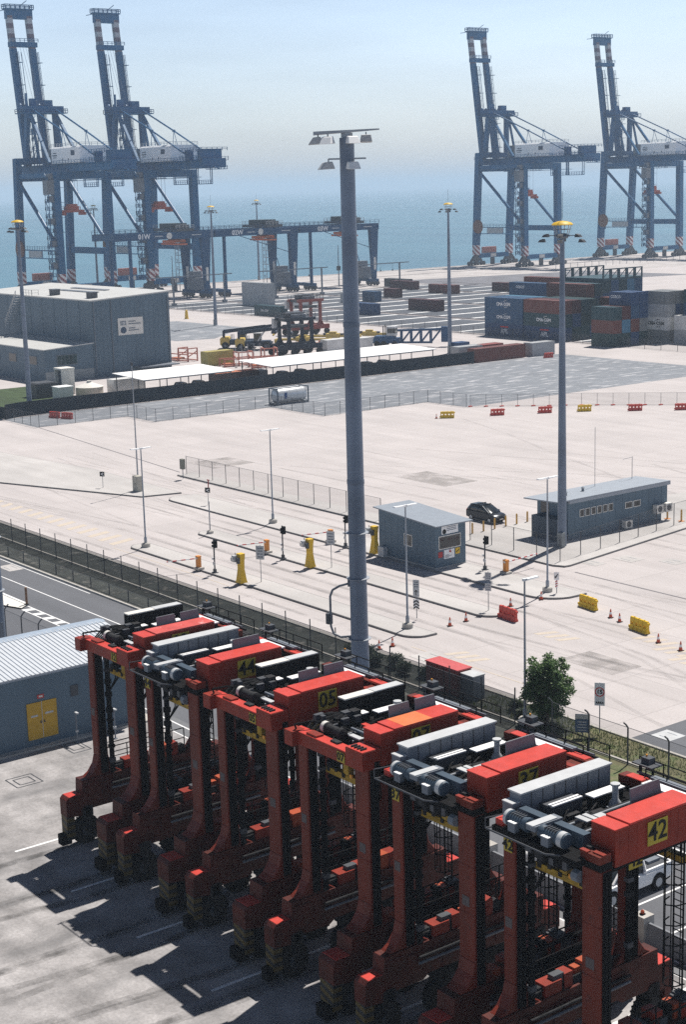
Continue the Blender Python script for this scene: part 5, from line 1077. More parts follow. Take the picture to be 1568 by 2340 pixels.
def cma(t, L, h, m=None, x=.5):
    m = m or inkw
    lettering('CMA CGM', .95, (L * x, -.02, h * .5), (1, 0, 0), (0, 0, 1), m, t, bold=.035)
    MB().path([(L * x - .1, -.02, h * .5 + .55), (L * x + .5, -.02, h * .5 + .78), (L * x + 1.0, -.02, h * .5 + .85)], .05, 4).path([(L * x + .1, -.02, h * .5 - .55), (L * x + .6, -.02, h * .5 - .7), (L * x + 1.1, -.02, h * .5 - .6)], .05, 4).build('swoosh', m, t)
def apl(t, L, h): lettering('APL', 1.35, (L * .52, -.02, h * .42), (1, 0, 0), (0, 0, 1), inkw, t, bold=.06); MB().box(L * .52 - 1.3, L * .52 + 1.3, -.03, -.01, h * .72, h * .82).build('stripe', inkr, t)
TIER = ['bottom', 'second', 'third', 'fourth', 'top']
def stack(u, v, cols, where, L=12.19, h=2.6, deco=None):
    for k, c in enumerate(cols):
        tier = 'only' if len(cols) == 1 else 'top' if k == len(cols) - 1 else TIER[k]
        c_ = container(u, v, k * (h + .01), c, f'{c} container, {tier} tier {where}', L, h, 'stacked shipping containers')
        if deco and k in deco: deco[k](c_, L, h)
HC = 2.82
COSCO = lambda t, L, h: lettering('COSCO', .8, (L * .3, -.02, h * .62), (1, 0, 0), (0, 0, 1), inkw, t, bold=.03)
stack(-191.3, 202.9, ['navy', 'steel blue', 'steel blue'], 'at the front of the left big block', 12.19, HC, {0: apl, 1: cma, 2: cma})
for r_, cc in ((1, ['navy', 'dark teal', 'steel blue']), (2, ['navy', 'navy', 'light blue'])): stack(-191.3, 202.9 + r_ * 2.7, cc, f'in row {"two" if r_ == 1 else "three"} of the left big block', 12.19, HC)
stack(-178.8, 202.9, ['navy', 'dark teal', 'rust brown'], 'at the front of the block behind the right-hand mast', 12.19, HC, {0: apl, 1: cma})
for r_, cc in ((1, ['dark green', 'navy', 'maroon']), (2, ['dark teal', 'dark green', 'dark teal']), (3, ['navy', 'dark green', 'dark green'])): stack(-178.8, 202.9 + r_ * 2.62, cc, f'in row {["two", "three", "four"][r_ - 1]} of the block behind the right-hand mast', 12.19, HC)
stack(-197.3, 216, ['navy', 'navy', 'steel blue', 'steel blue'], 'of the tall blue stack behind the left big block', 12.19, 2.7, {3: COSCO})
stack(-184.7, 215.6, ['maroon', 'dark green', 'rust brown', 'rust brown'], 'of the tall brown stack behind the mast block', 12.19, 2.75)
stack(-184.7, 218.4, ['maroon', 'dark green', 'navy', 'dark teal'], 'of the stack behind the tall brown stack', 12.19, 2.75)
stack(-172.0, 219.4, ['maroon', 'maroon', 'rust brown'], 'of the stack right of the tall brown stack', 6.06, 2.7)
stack(-156.3, 200.4, ['dark green', 'rust brown', 'dark teal'], 'of the short front stack in the right block', 6.06, 2.66)
stack(-156.3, 203.0, ['dark green', 'light blue', 'maroon'], 'in row two of the right block', 6.06, 2.66)
stack(-156.3, 205.6, ['navy', 'rust brown', 'steel blue', 'navy'], 'in row three of the right block', 6.06, 2.66, {3: COSCO})
stack(-156.3, 208.2, ['dark green', 'mid grey', 'navy', 'navy'], 'in row four of the right block', 6.06, 2.66)
stack(-153.2, 213.0, ['mid grey', 'white', 'pale grey', 'mid grey'], 'of the tall grey stack at the right', 6.06, 2.62, {1: lambda t, L, h: cma(t, L, h, inkk)})
stack(-153.2, 215.7, ['dark grey', 'dark green', 'navy', 'mid grey'], 'in row two of the tall grey stack', 6.06, 2.62)
stack(-146.0, 213.8, ['pale grey', 'white'], 'of the pale low stack at the right edge', 6.06, 2.85)
stack(-146.0, 216.6, ['mid grey', 'dark teal', 'steel blue', 'dark teal'], 'behind the pale low stack at the right edge', 12.19, 2.7)
for k in range(5): stack(-190, 226.5 + k * 2.62, [['navy', 'dark green', 'steel blue', 'dark teal'], ['maroon', 'dark teal', 'dark teal', 'steel blue'], ['navy', 'rust brown', 'dark teal', 'dark teal'], ['dark green', 'navy', 'steel blue', 'light blue'], ['navy', 'navy', 'dark teal', 'steel blue']][k], f'in the far teal block, row {["one", "two", "three", "four", "five"][k]}', 12.19, 2.75)
for k in range(4): stack(-150 + .5 * k, 225.5 + k * 2.62, [['mid grey', 'mid grey', 'pale grey', 'mid grey'], ['dark teal', 'mid grey', 'mid grey', 'dark teal'], ['dark grey', 'dark teal', 'mid grey', 'steel blue'], ['navy', 'dark teal', 'steel blue', 'dark teal']][k], f'in the far right edge block, row {["one", "two", "three", "four"][k]}', 12.19, 2.75)
for k in range(2): stack(-209.8, 230 + k * 2.62, [['rust brown', 'maroon', 'rust brown'], ['maroon', 'rust brown', 'maroon', 'rust brown']][k], f'of the brown stack far behind the right-hand mast, row {["one", "two"][k]}', 12.19, 2.7)
for (u, v, c, L, h, lab, dz) in ((-285.5, 204.6, 'dark teal', 12.19, 2.75, 'dark blue container with white lettering standing alone left of the central mast', 1), (-268.5, 222.6, 'navy', 12.19, 3.0, 'navy container just right of the central mast', 1), (-300.5, 253.5, 'steel blue', 6.06, 3.0, 'steel blue container behind the navy one by the mast', 0), (-303.5, 247.5, 'pale grey', 6.06, 2.7, 'pale grey container left of the steel blue one by the mast', 0), (-308.2, 267.8, 'maroon', 6.06, 2.7, 'maroon short container in the middle of the yard', 0), (-263.2, 240.3, 'maroon', 12.19, 3.0, 'long maroon container alone on the striped yard', 0)):
    c_ = container(u, v, .02, c, lab, L, h, 'containers scattered on the striped yard')
    if dz: lettering('HAMBURG SUD' if False else 'CMA CGM', .8, (L * .4, -.02, h * .5), (1, 0, 0), (0, 0, 1), inkw, c_, bold=.03)
FARC = [(M_, lab, c, L) for M_, lab, c, L in (((1365, 990), 'low brown container far out left of the slim mast', 'maroon', 12.19), ((1500, 1004), 'brown container beyond the slim mast on the far yard', 'rust brown', 12.19), ((1345, 982), 'dark grey container far out right of gantry 03W', 'dark grey', 12.19), ((1722, 998), 'brown container on the far yard left of the stacks', 'maroon', 12.19), ((1835, 985), 'dark container on the far yard above the blue stack', 'dark teal', 6.06), ((1880, 990), 'brown container on the far yard behind the blue stack', 'rust brown', 12.19), ((2085, 1000), 'teal container on the far yard behind the teal block', 'dark teal', 12.19))]
for (px, py), lab, c, L in FARC:
    q = g(px / 1.531, (py + 20) / 1.531); container(q.x, q.y, .02, c, lab, L, 2.7, 'containers on the far yard')
for (u, v, c, L, h, lab, rz) in ((-151.0, 163.9, 'rust brown', 12.8, 2.6, 'long rust brown container beside the end of the screen fence', 90), (-155.5, 163.6, 'pale grey', 6.06, 2.7, 'pale container behind the long brown one', 90), (-156.5, 170.0, 'red', 6.06, 2.5, 'open-topped red container behind the long brown one', 90), (-150.6, 178.2, 'pale grey', 6.06, 2.6, 'pale grey container with a red barrier in front', 90), (-164.0, 93.6, 'white', 6.06, 2.4, 'white container with small lettering beside the shorter canopy', 90),
        (-187, 126.9, 'olive yellow', 6.06, 2.8, 'olive yellow container beside the workshop', 90), (-190.5, 158.3, 'white', 6.06, 2.4, 'white container left of the mast behind the long canopy', 90), (-190.0, 165.0, 'white', 5.0, 2.2, 'white container right of the mast behind the long canopy', 90), (-166, 172.5, 'navy', 3.2, 2.2, 'small navy container at the foot of the slim mast', 90)):
    container(u, v, 0, c, lab, L, h, 'containers in the vehicle park', R(rz))
container(-321, 224.4, 0.02, 'pale grey', 'big pale grey double-height box left of the central mast', 13.5, 6.7)
# flat racks / frames on top of the right hand stacks
def rack(u, v, z, lab):
    t = thing('flat_rack', lab, 'flat rack', (u, v, z), 0, 'teal flat racks on the right stacks'); tm = mat('rack_teal', (.03, .075, .095), .5)
    MB().box(0, 12.19, 0, 2.44, 0, .5).build('deck', tm, t)
    for x in (0, 11.9):
        e = MB().box(x, x + .3, 0, .25, .5, 2.6).box(x, x + .3, 2.19, 2.44, .5, 2.6).box(x, x + .3, .25, 2.19, 2.35, 2.6); e.bar((x + .15, .2, .6), (x + .15, 2.2, 2.3), .12); e.build('end_frame', tm, t)
for k in range(5): rack(-190, 226.5 + k * 2.62, 11.05, f'teal flat rack on top of the far teal block, row {["one", "two", "three", "four", "five"][k]}')
for k in range(4): rack(-150 + .5 * k, 225.5 + k * 2.62, 11.05, f'teal flat rack on top of the far right edge block, row {["one", "two", "three", "four"][k]}')
# tank container
t = thing('tank_container', 'silver tank container in a steel frame inside the paver yard fence', 'tank container', (-133.2, 104.0, .01))
MB().lathe([(.1, .1), (.8, .16), (1.12, .4), (1.16, .6), (1.16, 5.5), (1.12, 5.7), (.8, 5.92), (.1, 5.98)], (1.22, 0, 1.36), 'y', 24).build('tank', mat('tank_silver', (.50, .52, .54), .3, .3), t, smooth=True)
f = MB()
for y in (0, 6.06 - .16):
    for x in (0, 2.28): f.box(x, x + .16, y, y + .16, 0, 2.6)
    for z in (0, 2.44): f.box(.16, 2.28, y, y + .16, z, z + .16)
    f.bar((.16, y + .08, .16), (1.22, y + .08, .6), .1).bar((2.28, y + .08, .16), (1.22, y + .08, .6), .1)
for x in (0, 2.28): f.box(x, x + .16, .16, 5.9, 0, .16); f.box(x, x + .16, .16, 5.9, 2.48, 2.6) if x == 0 else None
f.build('frame', mat('tank_frame_grey', (.10, .13, .16)), t)
for y in (1.3, 2.6, 3.9, 5.0): MB().lathe([(1.165, 0), (1.175, 0), (1.175, .08), (1.165, .08)], (1.22, y, 1.36), 'y', 24).build('band', lgrey, t)
MB().box(2.36, 2.40, 1.4, 1.9, .9, 1.9).build('label_panel', mat('label_navy', (.04, .08, .2)), t); MB().box(.8, 1.6, 1.0, 5.0, 2.52, 2.57).build('walkway', lgrey, t)

# ---------------------------------------------------------------- machines in the vehicle park
def reach_stacker(loc, rz, label):
    t = thing('reach_stacker', label, 'reach stacker', loc, rz, 'navy reach stackers with yellow counterweights'); nv = mat('machine_navy', (.018, .03, .055), .45)
    loft([(-4.2, ring(1.6, .9, 2.2)), (-3.9, ring(1.7, .7, 2.5)), (-2.4, ring(1.7, .7, 2.5)), (-2.2, ring(1.6, .8, 2.2))]).build('counterweight', mat('machine_yellow', (.55, .40, .10), .5), t)
    MB().box(-2.2, 3.2, -1.2, 1.2, .8, 1.9).box(-2.0, .2, -1.75, 1.75, 1.2, 1.7).box(2.0, 3.6, -1.6, 1.6, .9, 1.6).build('chassis', nv, t)
    for x, y, r in ((-3.1, -1.5, .75), (-3.1, 1.5, .75), (2.4, -1.6, .85), (2.4, 1.6, .85)): o = MB().lathe([(r * .5, -.35), (r, -.32), (r, .32), (r * .5, .35)], (x, y, r), 'y', 16).build('wheel', rubber, t); MB().lathe([(.1, -.38), (r * .5, -.34), (r * .5, .34), (.1, .38)], (x, y, r), 'y', 10).build('rim', mgrey, o)
    MB().box(-.3, 1.3, -.75, .75, 1.9, 3.4).build('cab', glass, t); MB().box(-.4, 1.4, -.8, .8, 3.4, 3.55).box(-.32, -.25, -.78, .78, 1.9, 3.4).box(1.25, 1.32, -.78, .78, 1.9, 2.4).build('cab_frame', lgrey, t)
    MB().bar((-3.4, -1.1, 3.7), (5.6, -1.1, 4.6), .6, .75, nv).bar((3.0, -1.1, 4.3), (7.6, -1.1, 4.85), .45, .55, nv).bar((-3.4, -1.1, 2.4), (-3.4, -1.1, 3.9), .5, .5, nv).bar((.6, -1.1, 1.9), (2.2, -1.1, 4.1), .3, .3, lgrey).build('boom', None, t)
    MB().box(6.9, 8.0, -2.4, .6, 3.1, 3.6, nv).box(7.2, 7.7, -1.6, -.6, 3.6, 4.6, nv).box(7.3, 7.6, -4.0, 2.0, 2.8, 3.1, mat('machine_yellow', None)).build('spreader', None, t)
    for k in range(3): MB().box(-2.2 + k * .3, -2.1 + k * .3, 1.25, 1.5, 1.9, 2.9).build('exhaust', dgrey, t)
reach_stacker((-212.5, 151.5, 0), R(50), 'left navy reach stacker parked with lowered boom'); reach_stacker((-207, 151.7, 0), R(50), 'right navy reach stacker parked in front of the other one')
def small_straddle(name, label, loc, col, rz, H_=8.2):
    t = thing(name, label, 'straddle carrier', loc, rz); m = mat('machine_' + name, col, .5)
    for x0 in (0, 4.2):
        MB().box(x0, x0 + .7, -2, 8, 1.3, 2.3).build('sill_beam', m, t)
        for y in (-1.4, 1.6, 4.4, 7.4): MB().lathe([(.4, -.22), (.7, -.2), (.7, .2), (.4, .22)], (x0 + .35, y, .7), 'x', 14).build('wheel', rubber, t)
        for y in (.2, 5.4): MB().box(x0 + .05, x0 + .65, y, y + .6, 2.3, H_ - .6).hexa([(x0 + .05, y - .5, 2.3), (x0 + .65, y - .5, 2.3), (x0 + .65, y + 1.1, 2.3), (x0 + .05, y + 1.1, 2.3)], [(x0 + .05, y, 3.2), (x0 + .65, y, 3.2), (x0 + .65, y + .6, 3.2), (x0 + .05, y + .6, 3.2)]).build('leg', m, t)
        MB().box(x0, x0 + .7, -.3, 6.6, H_ - .6, H_).build('top_beam', m, t)
    MB().box(.7, 4.2, .1, .7, H_ - .7, H_ - .1).box(.7, 4.2, 5.4, 6, H_ - .7, H_ - .1).box(.8, 2.6, 1.2, 5.2, H_ - .1, H_ + .9).build('cross_beam', dgrey, t)
    MB().box(.7, 1.6, 2.0, 5.0, H_, H_ + 1.0).box(3.6, 4.4, 1.5, 4.5, H_, H_ + .7).build('engine_house', mgrey, t)
    MB().box(-.9, 0, -.6, .9, H_ - 2.2, H_ - .2).build('cab', lgrey, t); MB().box(.8, 4.1, 1.0, 5.2, H_ - 2.0, H_ - 1.5).build('lifting_frame', dgrey, t)
    hr = MB(); hr.rail([(.0, -.2, H_), (4.9, -.2, H_), (4.9, 6.5, H_), (0, 6.5, H_)], 1.0, .04, 1.5); hr.build('handrail', dgrey, t)
small_straddle('old_straddle_carrier', 'dark blue-black straddle carrier beyond the long canopy', (-194.5, 148.5, 0), (.015, .022, .035), R(-8), 7.6)
small_straddle('red_straddle_carrier', 'faded red straddle carrier with grey top, farther back by the yard', (-229.5, 176.5, 0), (.22, .06, .05), R(-5), 8.2)
def spreader_frame(loc, rz, L, m, label, nm='spreader_frame'):
    t = thing(nm, label, 'spreader', loc, rz, 'spreaders laid on the ground'); b = MB()
    b.box(-L / 2, L / 2, -.5, -.15, .5, .95).box(-L / 2, L / 2, .15, .5, .5, .95).box(-1.5, 1.5, -.9, .9, .35, 1.3).box(-.8, .8, -.5, .5, 1.3, 1.7)
    b.build('main_beam', m, t); b = MB()
    for x in (-L / 2, L / 2): b.box(x - .25, x + .25, -1.2, 1.2, .1, .9)
    b.build('end_beam', m, t); MB().box(-2.2, -1.6, -.3, .3, .95, 1.4).box(1.7, 2.4, -.3, .3, .95, 1.3).build('hydraulics', dgrey, t)
rusto = mat('rusty_orange', (.42, .15, .08), .7, var=.3, scale=2); yel2 = mat('dull_yellow', (.48, .36, .10), .6, var=.2)
spreader_frame((-199, 158, 0), R(60), 9, rusto, 'rusty orange spreader on the ground behind the dark straddle carrier'); spreader_frame((-197, 162, 0), R(65), 8, rusto, 'second rusty orange spreader left of the central mast')
spreader_frame((-211, 167, 0), R(40), 12, yel2, 'dull yellow spreader left of the central mast'); spreader_frame((-212, 176, 0), R(40), 12, yel2, 'dull yellow spreader behind the central mast'); spreader_frame((-209, 184, 0), R(40), 11, yel2, 'dull yellow spreader right of the central mast')
def tractor(t): MB().box(-1, 1, -.6, .6, .5, 1.0).box(-.9, -.2, -.5, .5, 1.0, 1.4).build('body', rusto, t); [MB().lathe([(.1, -.15), (.4, -.12), (.4, .12), (.1, .15)], (x, y, .4), 'y', 12).build('wheel', rubber, t) for x in (-.7, .7) for y in (-.6, .6)]
simple('tow_tractor', 'tiny orange tow tractor beside the dark straddle carrier', 'tractor', (-198.5, 151.5, 0), tractor, R(45))
def crane_lorry(t):
    nv = mat('lorry_blue', (.03, .08, .17), .5)
    MB().box(-3.5, 2.0, -1.2, 1.2, .8, 1.9).box(-3.2, 1, -1.3, 1.3, 1.9, 2.3).build('chassis', nv, t); MB().box(-.6, 1.3, -1.1, 1.1, 2.3, 4.3).build('cab', lgrey, t); MB().box(-.4, 1.32, -1.12, 1.12, 2.9, 3.9).build('cab_window', glass, t)
    b = MB().bar((1.6, 0, 3.4), (12.5, 0, 3.7), .5, .45).bar((1.6, 0, .9), (9, 0, .9), .4, .4); b.box(11, 13, -.5, .5, 1.0, 4.2)
    for k in range(4): b.bar((2.4 + k * 2.1, 0, .9), (2.4 + k * 2.1, 0, 3.4), .5).bar((2.4 + k * 2.1, 0, .9), (4.4 + k * 2.1, 0, 3.4), .35)
    b.build('lattice_boom', nv, t); [MB().lathe([(.2, -.2), (.65, -.18), (.65, .18), (.2, .2)], (x, y, .65), 'y', 14).build('wheel', rubber, t) for x in (-2.7, -1.2, 1.2) for y in (-1.1, 1.1)]
    MB().tube((-1.2, .6, 2.3), (-1.2, .6, 4.6), .12, n=8).tube((-1.6, .3, 2.3), (-1.6, .3, 4.2), .12, n=8).build('exhaust', dgrey, t)
simple('yard_crane_lorry', 'blue yard machine with grey cab and lattice boom, right of the mast', 'lorry', (-188.5, 173.5, 0), crane_lorry, R(38))
pinkm = mat('faded_salmon_steel', (.50, .20, .15), .65, var=.25, scale=2)
def stillage(t, L=6.0, W_=2.4, H_=2.6):
    b = MB()
    for x in (0, L * .5, L):
        for y in (0, W_): b.bar((x, y, 0), (x, y, H_ * (1 if x else .6)), .22)
    for z in (.2, H_ * .55): b.bar((0, 0, z), (L, 0, z), .2); b.bar((0, W_, z), (L, W_, z), .2)
    for x in (L * .5, L): b.bar((x, 0, H_), (x, W_, H_), .2); b.bar((x, 0, 1.0), (x, W_, 2.0), .16)
    b.bar((L * .5, 0, H_), (L, 0, H_), .2); b.build('frame', pinkm, t); MB().box(.3, L * .4, .3, W_ - .3, .3, .6).build('load', rusto, t)
simple('steel_stillage', 'salmon steel frames stacked beside the workshop corner', 'steel frame', (-203.5, 128.2, 0), stillage, R(8), 'salmon steel frames')
simple('steel_stillage', 'salmon steel frame in front of the olive container', 'steel frame', (-183.5, 128.5, 0), stillage, R(80), 'salmon steel frames')
simple('steel_stillage', 'salmon steel frame with vertical tubes at the left end of the long canopy', 'steel frame', (-177.5, 130.8, 0), lambda t: stillage(t, 5, 2.4, 3.6), R(70), 'salmon steel frames')
for i in range(5): 
    simple('gas_pole', ['leftmost thin pipe post behind the short canopy', 'second thin pipe post behind the short canopy', 'middle thin pipe post behind the short canopy', 'fourth thin pipe post behind the short canopy', 'rightmost thin pipe post behind the short canopy'][i], 'post', (-181 + i * .3, 129.5 + i * 1.2, 0), lambda t: (MB().tube((0, 0, 0), (0, 0, 4.4), .05, n=6).build('pipe', lgrey, t), MB().box(-.15, .15, -.15, .15, 0, .2).build('base', concpost, t)), 0, 'thin pipe posts')
def skip_box(t): MB().box(0, 9, 0, 2.5, 0, 2.0, mat('skip_brown', (.07, .05, .05))).box(.1, 8.9, .1, 2.4, 2.0, 2.06, rusto).build('box', None, t); MB().box(9, 11, .2, 2.3, 0, 1.8).build('end_box', mgrey, t)
simple('open_skip', 'rust-topped long skip between the two canopies', 'skip', (-160, 111.5, 0), skip_box, R(90))
simple('yellow_hydrant', 'tiny yellow bollard on the pale road beyond the workshop', 'bollard', (-291, 186.5, 0), lambda t: MB().lathe([(.6, 0), (.5, .3), (.4, 1.6), (.3, 2.2), (.1, 2.4)], n=10).build('post', yellow, t))

# ---------------------------------------------------------------- rail gantries 01W 02W 03W
def gantry(v0, v1, vt, vk, num, label):
    t = thing('rail_gantry', label, 'gantry crane', (-358, v0, 0), 0, 'blue rail gantries on the yard'); Lv = v1 - v0; a, b_ = vt - v0, vk - v0
    for x in (0, -12): MB().box(x - .75, x + .75, 0, Lv, 18.9, 21.0).build('main_beam', craneb2, t)
    MB().box(-11.3, -.7, -.0, 1.1, 19.2, 20.8).box(-11.3, -.7, Lv - 1.2, Lv - .1, 19.2, 20.8).build('end_tie', craneb2, t)
    hr = MB(); hr.rail([(.9, 0, 21.0), (.9, Lv, 21.0)], 1.1, .05, 2.0); hr.rail([(-12.9, 0, 21.0), (-12.9, Lv, 21.0)], 1.1, .05, 2.0); hr.build('handrail', craneb2, t)
    for x in (0, -12):
        MB().tube((x, a, 1.8), (x, a, 18.9), .55, n=10).build('slim_leg', craneb2, t)
        l = MB().hexa([(x - .6, b_ - .7, 2.2), (x + .6, b_ - .7, 2.2), (x + .6, b_ + .7, 2.2), (x - .6, b_ + .7, 2.2)], [(x - .75, b_ - 1.7, 18.9), (x + .75, b_ - 1.7, 18.9), (x + .75, b_ + 1.7, 18.9), (x - .75, b_ + 1.7, 18.9)]).build('wide_leg', craneb2, t)
        MB().box(x + .66, x + .72, b_ - .45, b_ + .45, 5.4, 9.6).build('marker_panel', offw, l)
    for y in (a, b_):
        MB().box(-14, 2, y - .6, y + .6, 1.3, 2.3).build('sill_beam', craneb2, t)
        for x in (-13, -9.5, -2.5, 1): MB().box(x - 1.5, x + 1.5, y - .5, y + .5, .45, 1.3, dgrey).lathe([(.4, -.3), (.4, .3)], (x - .8, y, .45), 'y', 12, blk).lathe([(.4, -.3), (.4, .3)], (x + .8, y, .45), 'y', 12, blk).build('bogie', None, t)
    MB().tube((0, b_ + 1.5, 12), (0, a + 6, 18.9), .12, n=6).tube((-4, b_ - 1.2, 3), (-11.5, b_ - 1.2, 18.5), .14, n=6).build('brace', craneb2, t)
    MB().box(-9, -3.4, b_ - 1.9, b_ + 1.9, 2.35, 6.2, mgrey).box(-8.2, -5.2, b_ - 1.5, b_ + 1.5, 6.2, 8.2, mgrey).build('electrical_house', None, t)
    st = MB()
    for k in range(6): st.box(-12.8, -10.8, b_ - 3.4, b_ - 1.9, 4 + k * 2.3, 4.12 + k * 2.3); st.rail([(-12.8, b_ - 3.4, 4.1 + k * 2.3), (-10.8, b_ - 3.4, 4.1 + k * 2.3)], 1.0, .05, 1.0)
    st.bar((-12.8, b_ - 3.4, 2), (-12.8, b_ - 3.4, 17), .15).bar((-10.8, b_ - 3.4, 2), (-10.8, b_ - 3.4, 17), .15)
    st.build('stair', galv, t)
    tr = MB().box(-13, 1, b_ - 11, b_ - 4.5, 21.2, 22.0, dgrey).box(-10, -2, b_ - 10.4, b_ - 5.2, 22.0, 23.6, mat('trolley_green_grey', (.05, .075, .09))).box(-1.5, .8, b_ - 10, b_ - 6, 22.0, 23.2, dgrey); tr.rail([(1, b_ - 11, 22), (1, b_ - 4.5, 22)], 1.1, .05, 1.2, lgrey); tr.rail([(-13, b_ - 11, 22), (-13, b_ - 4.5, 22)], 1.1, .05, 1.2, lgrey)
    tr.build('trolley', None, t)
    MB().box(-9, -3, b_ - 10.2, b_ - 5.2, 17.6, 18.4).box(-12, 0, b_ - 8.9, b_ - 6.5, 16.9, 17.4).box(-7.5, -4.5, b_ - 9, b_ - 6.4, 18.4, 19.2).build('spreader', mat('spreader_orange', (.55, .15, .07)), t)
    lettering(num, 2.1, (.76, a + 4.8, 19.95), (0, 1, 0), (0, 0, 1), inkw, t, bold=.06)
    MB().lathe([(1.0, 0), (1.0, .05)], (.76, a + 13.8, 19.95), 'x', 20).build('emblem', offw, t).scale = (1, 1, 1)
    MB().box(.76, .8, a + 8.6, a + 11.5, 19.8, 20.1).box(.76, .8, a + 22, a + 25.5, 19.8, 20.1).build('small_lettering', lgrey, t)
gantry(202.5, 238.8, 208.5, 235.7, '01W', 'left blue rail gantry marked 01W'); gantry(239.2, 272.0, 242.9, 269.8, '02W', 'middle blue rail gantry marked 02W'); gantry(272.4, 305.6, 277.0, 303.6, '03W', 'right blue rail gantry marked 03W')
for v0, v1, vp, lab in ((202, 231, 228.0, 'thin T-shaped cable portal under gantry 01W'), (241, 267.5, 265.0, 'thin T-shaped cable portal under gantry 02W'), (275, 301, 297.0, 'thin T-shaped cable portal right of the central mast')):
    t = thing('cable_portal', lab, 'cable portal', (-336, 0, 0), 0, 'thin cable portals across the yard')
    MB().bar((0, v0, 8.5), (0, v1, 8.5), .22, .3).build('beam', mgrey, t)
    for k in range(4): v = v0 + 4 + k * 5; MB().bar((0, v, 8.4), (0, v, 6.4), .05).boxc((0, v, 6.3), .3, .3, .5).build('dropper', dgrey, t)
    for v in (vp, vp - 18): MB().bar((0, v, 0), (0, v, 8.4), .4).box(-.6, .6, v - .6, v + .6, 0, .8).build('post', mgrey, t)
for (px, py, lab) in ((397, 690, 'slim dark pole right of the workshop roof'), (775, 655, 'slim dark pole just left of the central mast')):
    q = g(px, py); t = thing('signal_pole', lab, 'pole', (q.x, q.y, 0)); MB().tube((0, 0, 0), (0, 0, 14), .22, .1, 8).build('pole', mgrey, t); MB().box(-.5, .5, -.5, .5, 5.5, 7).build('box', dgrey, t)

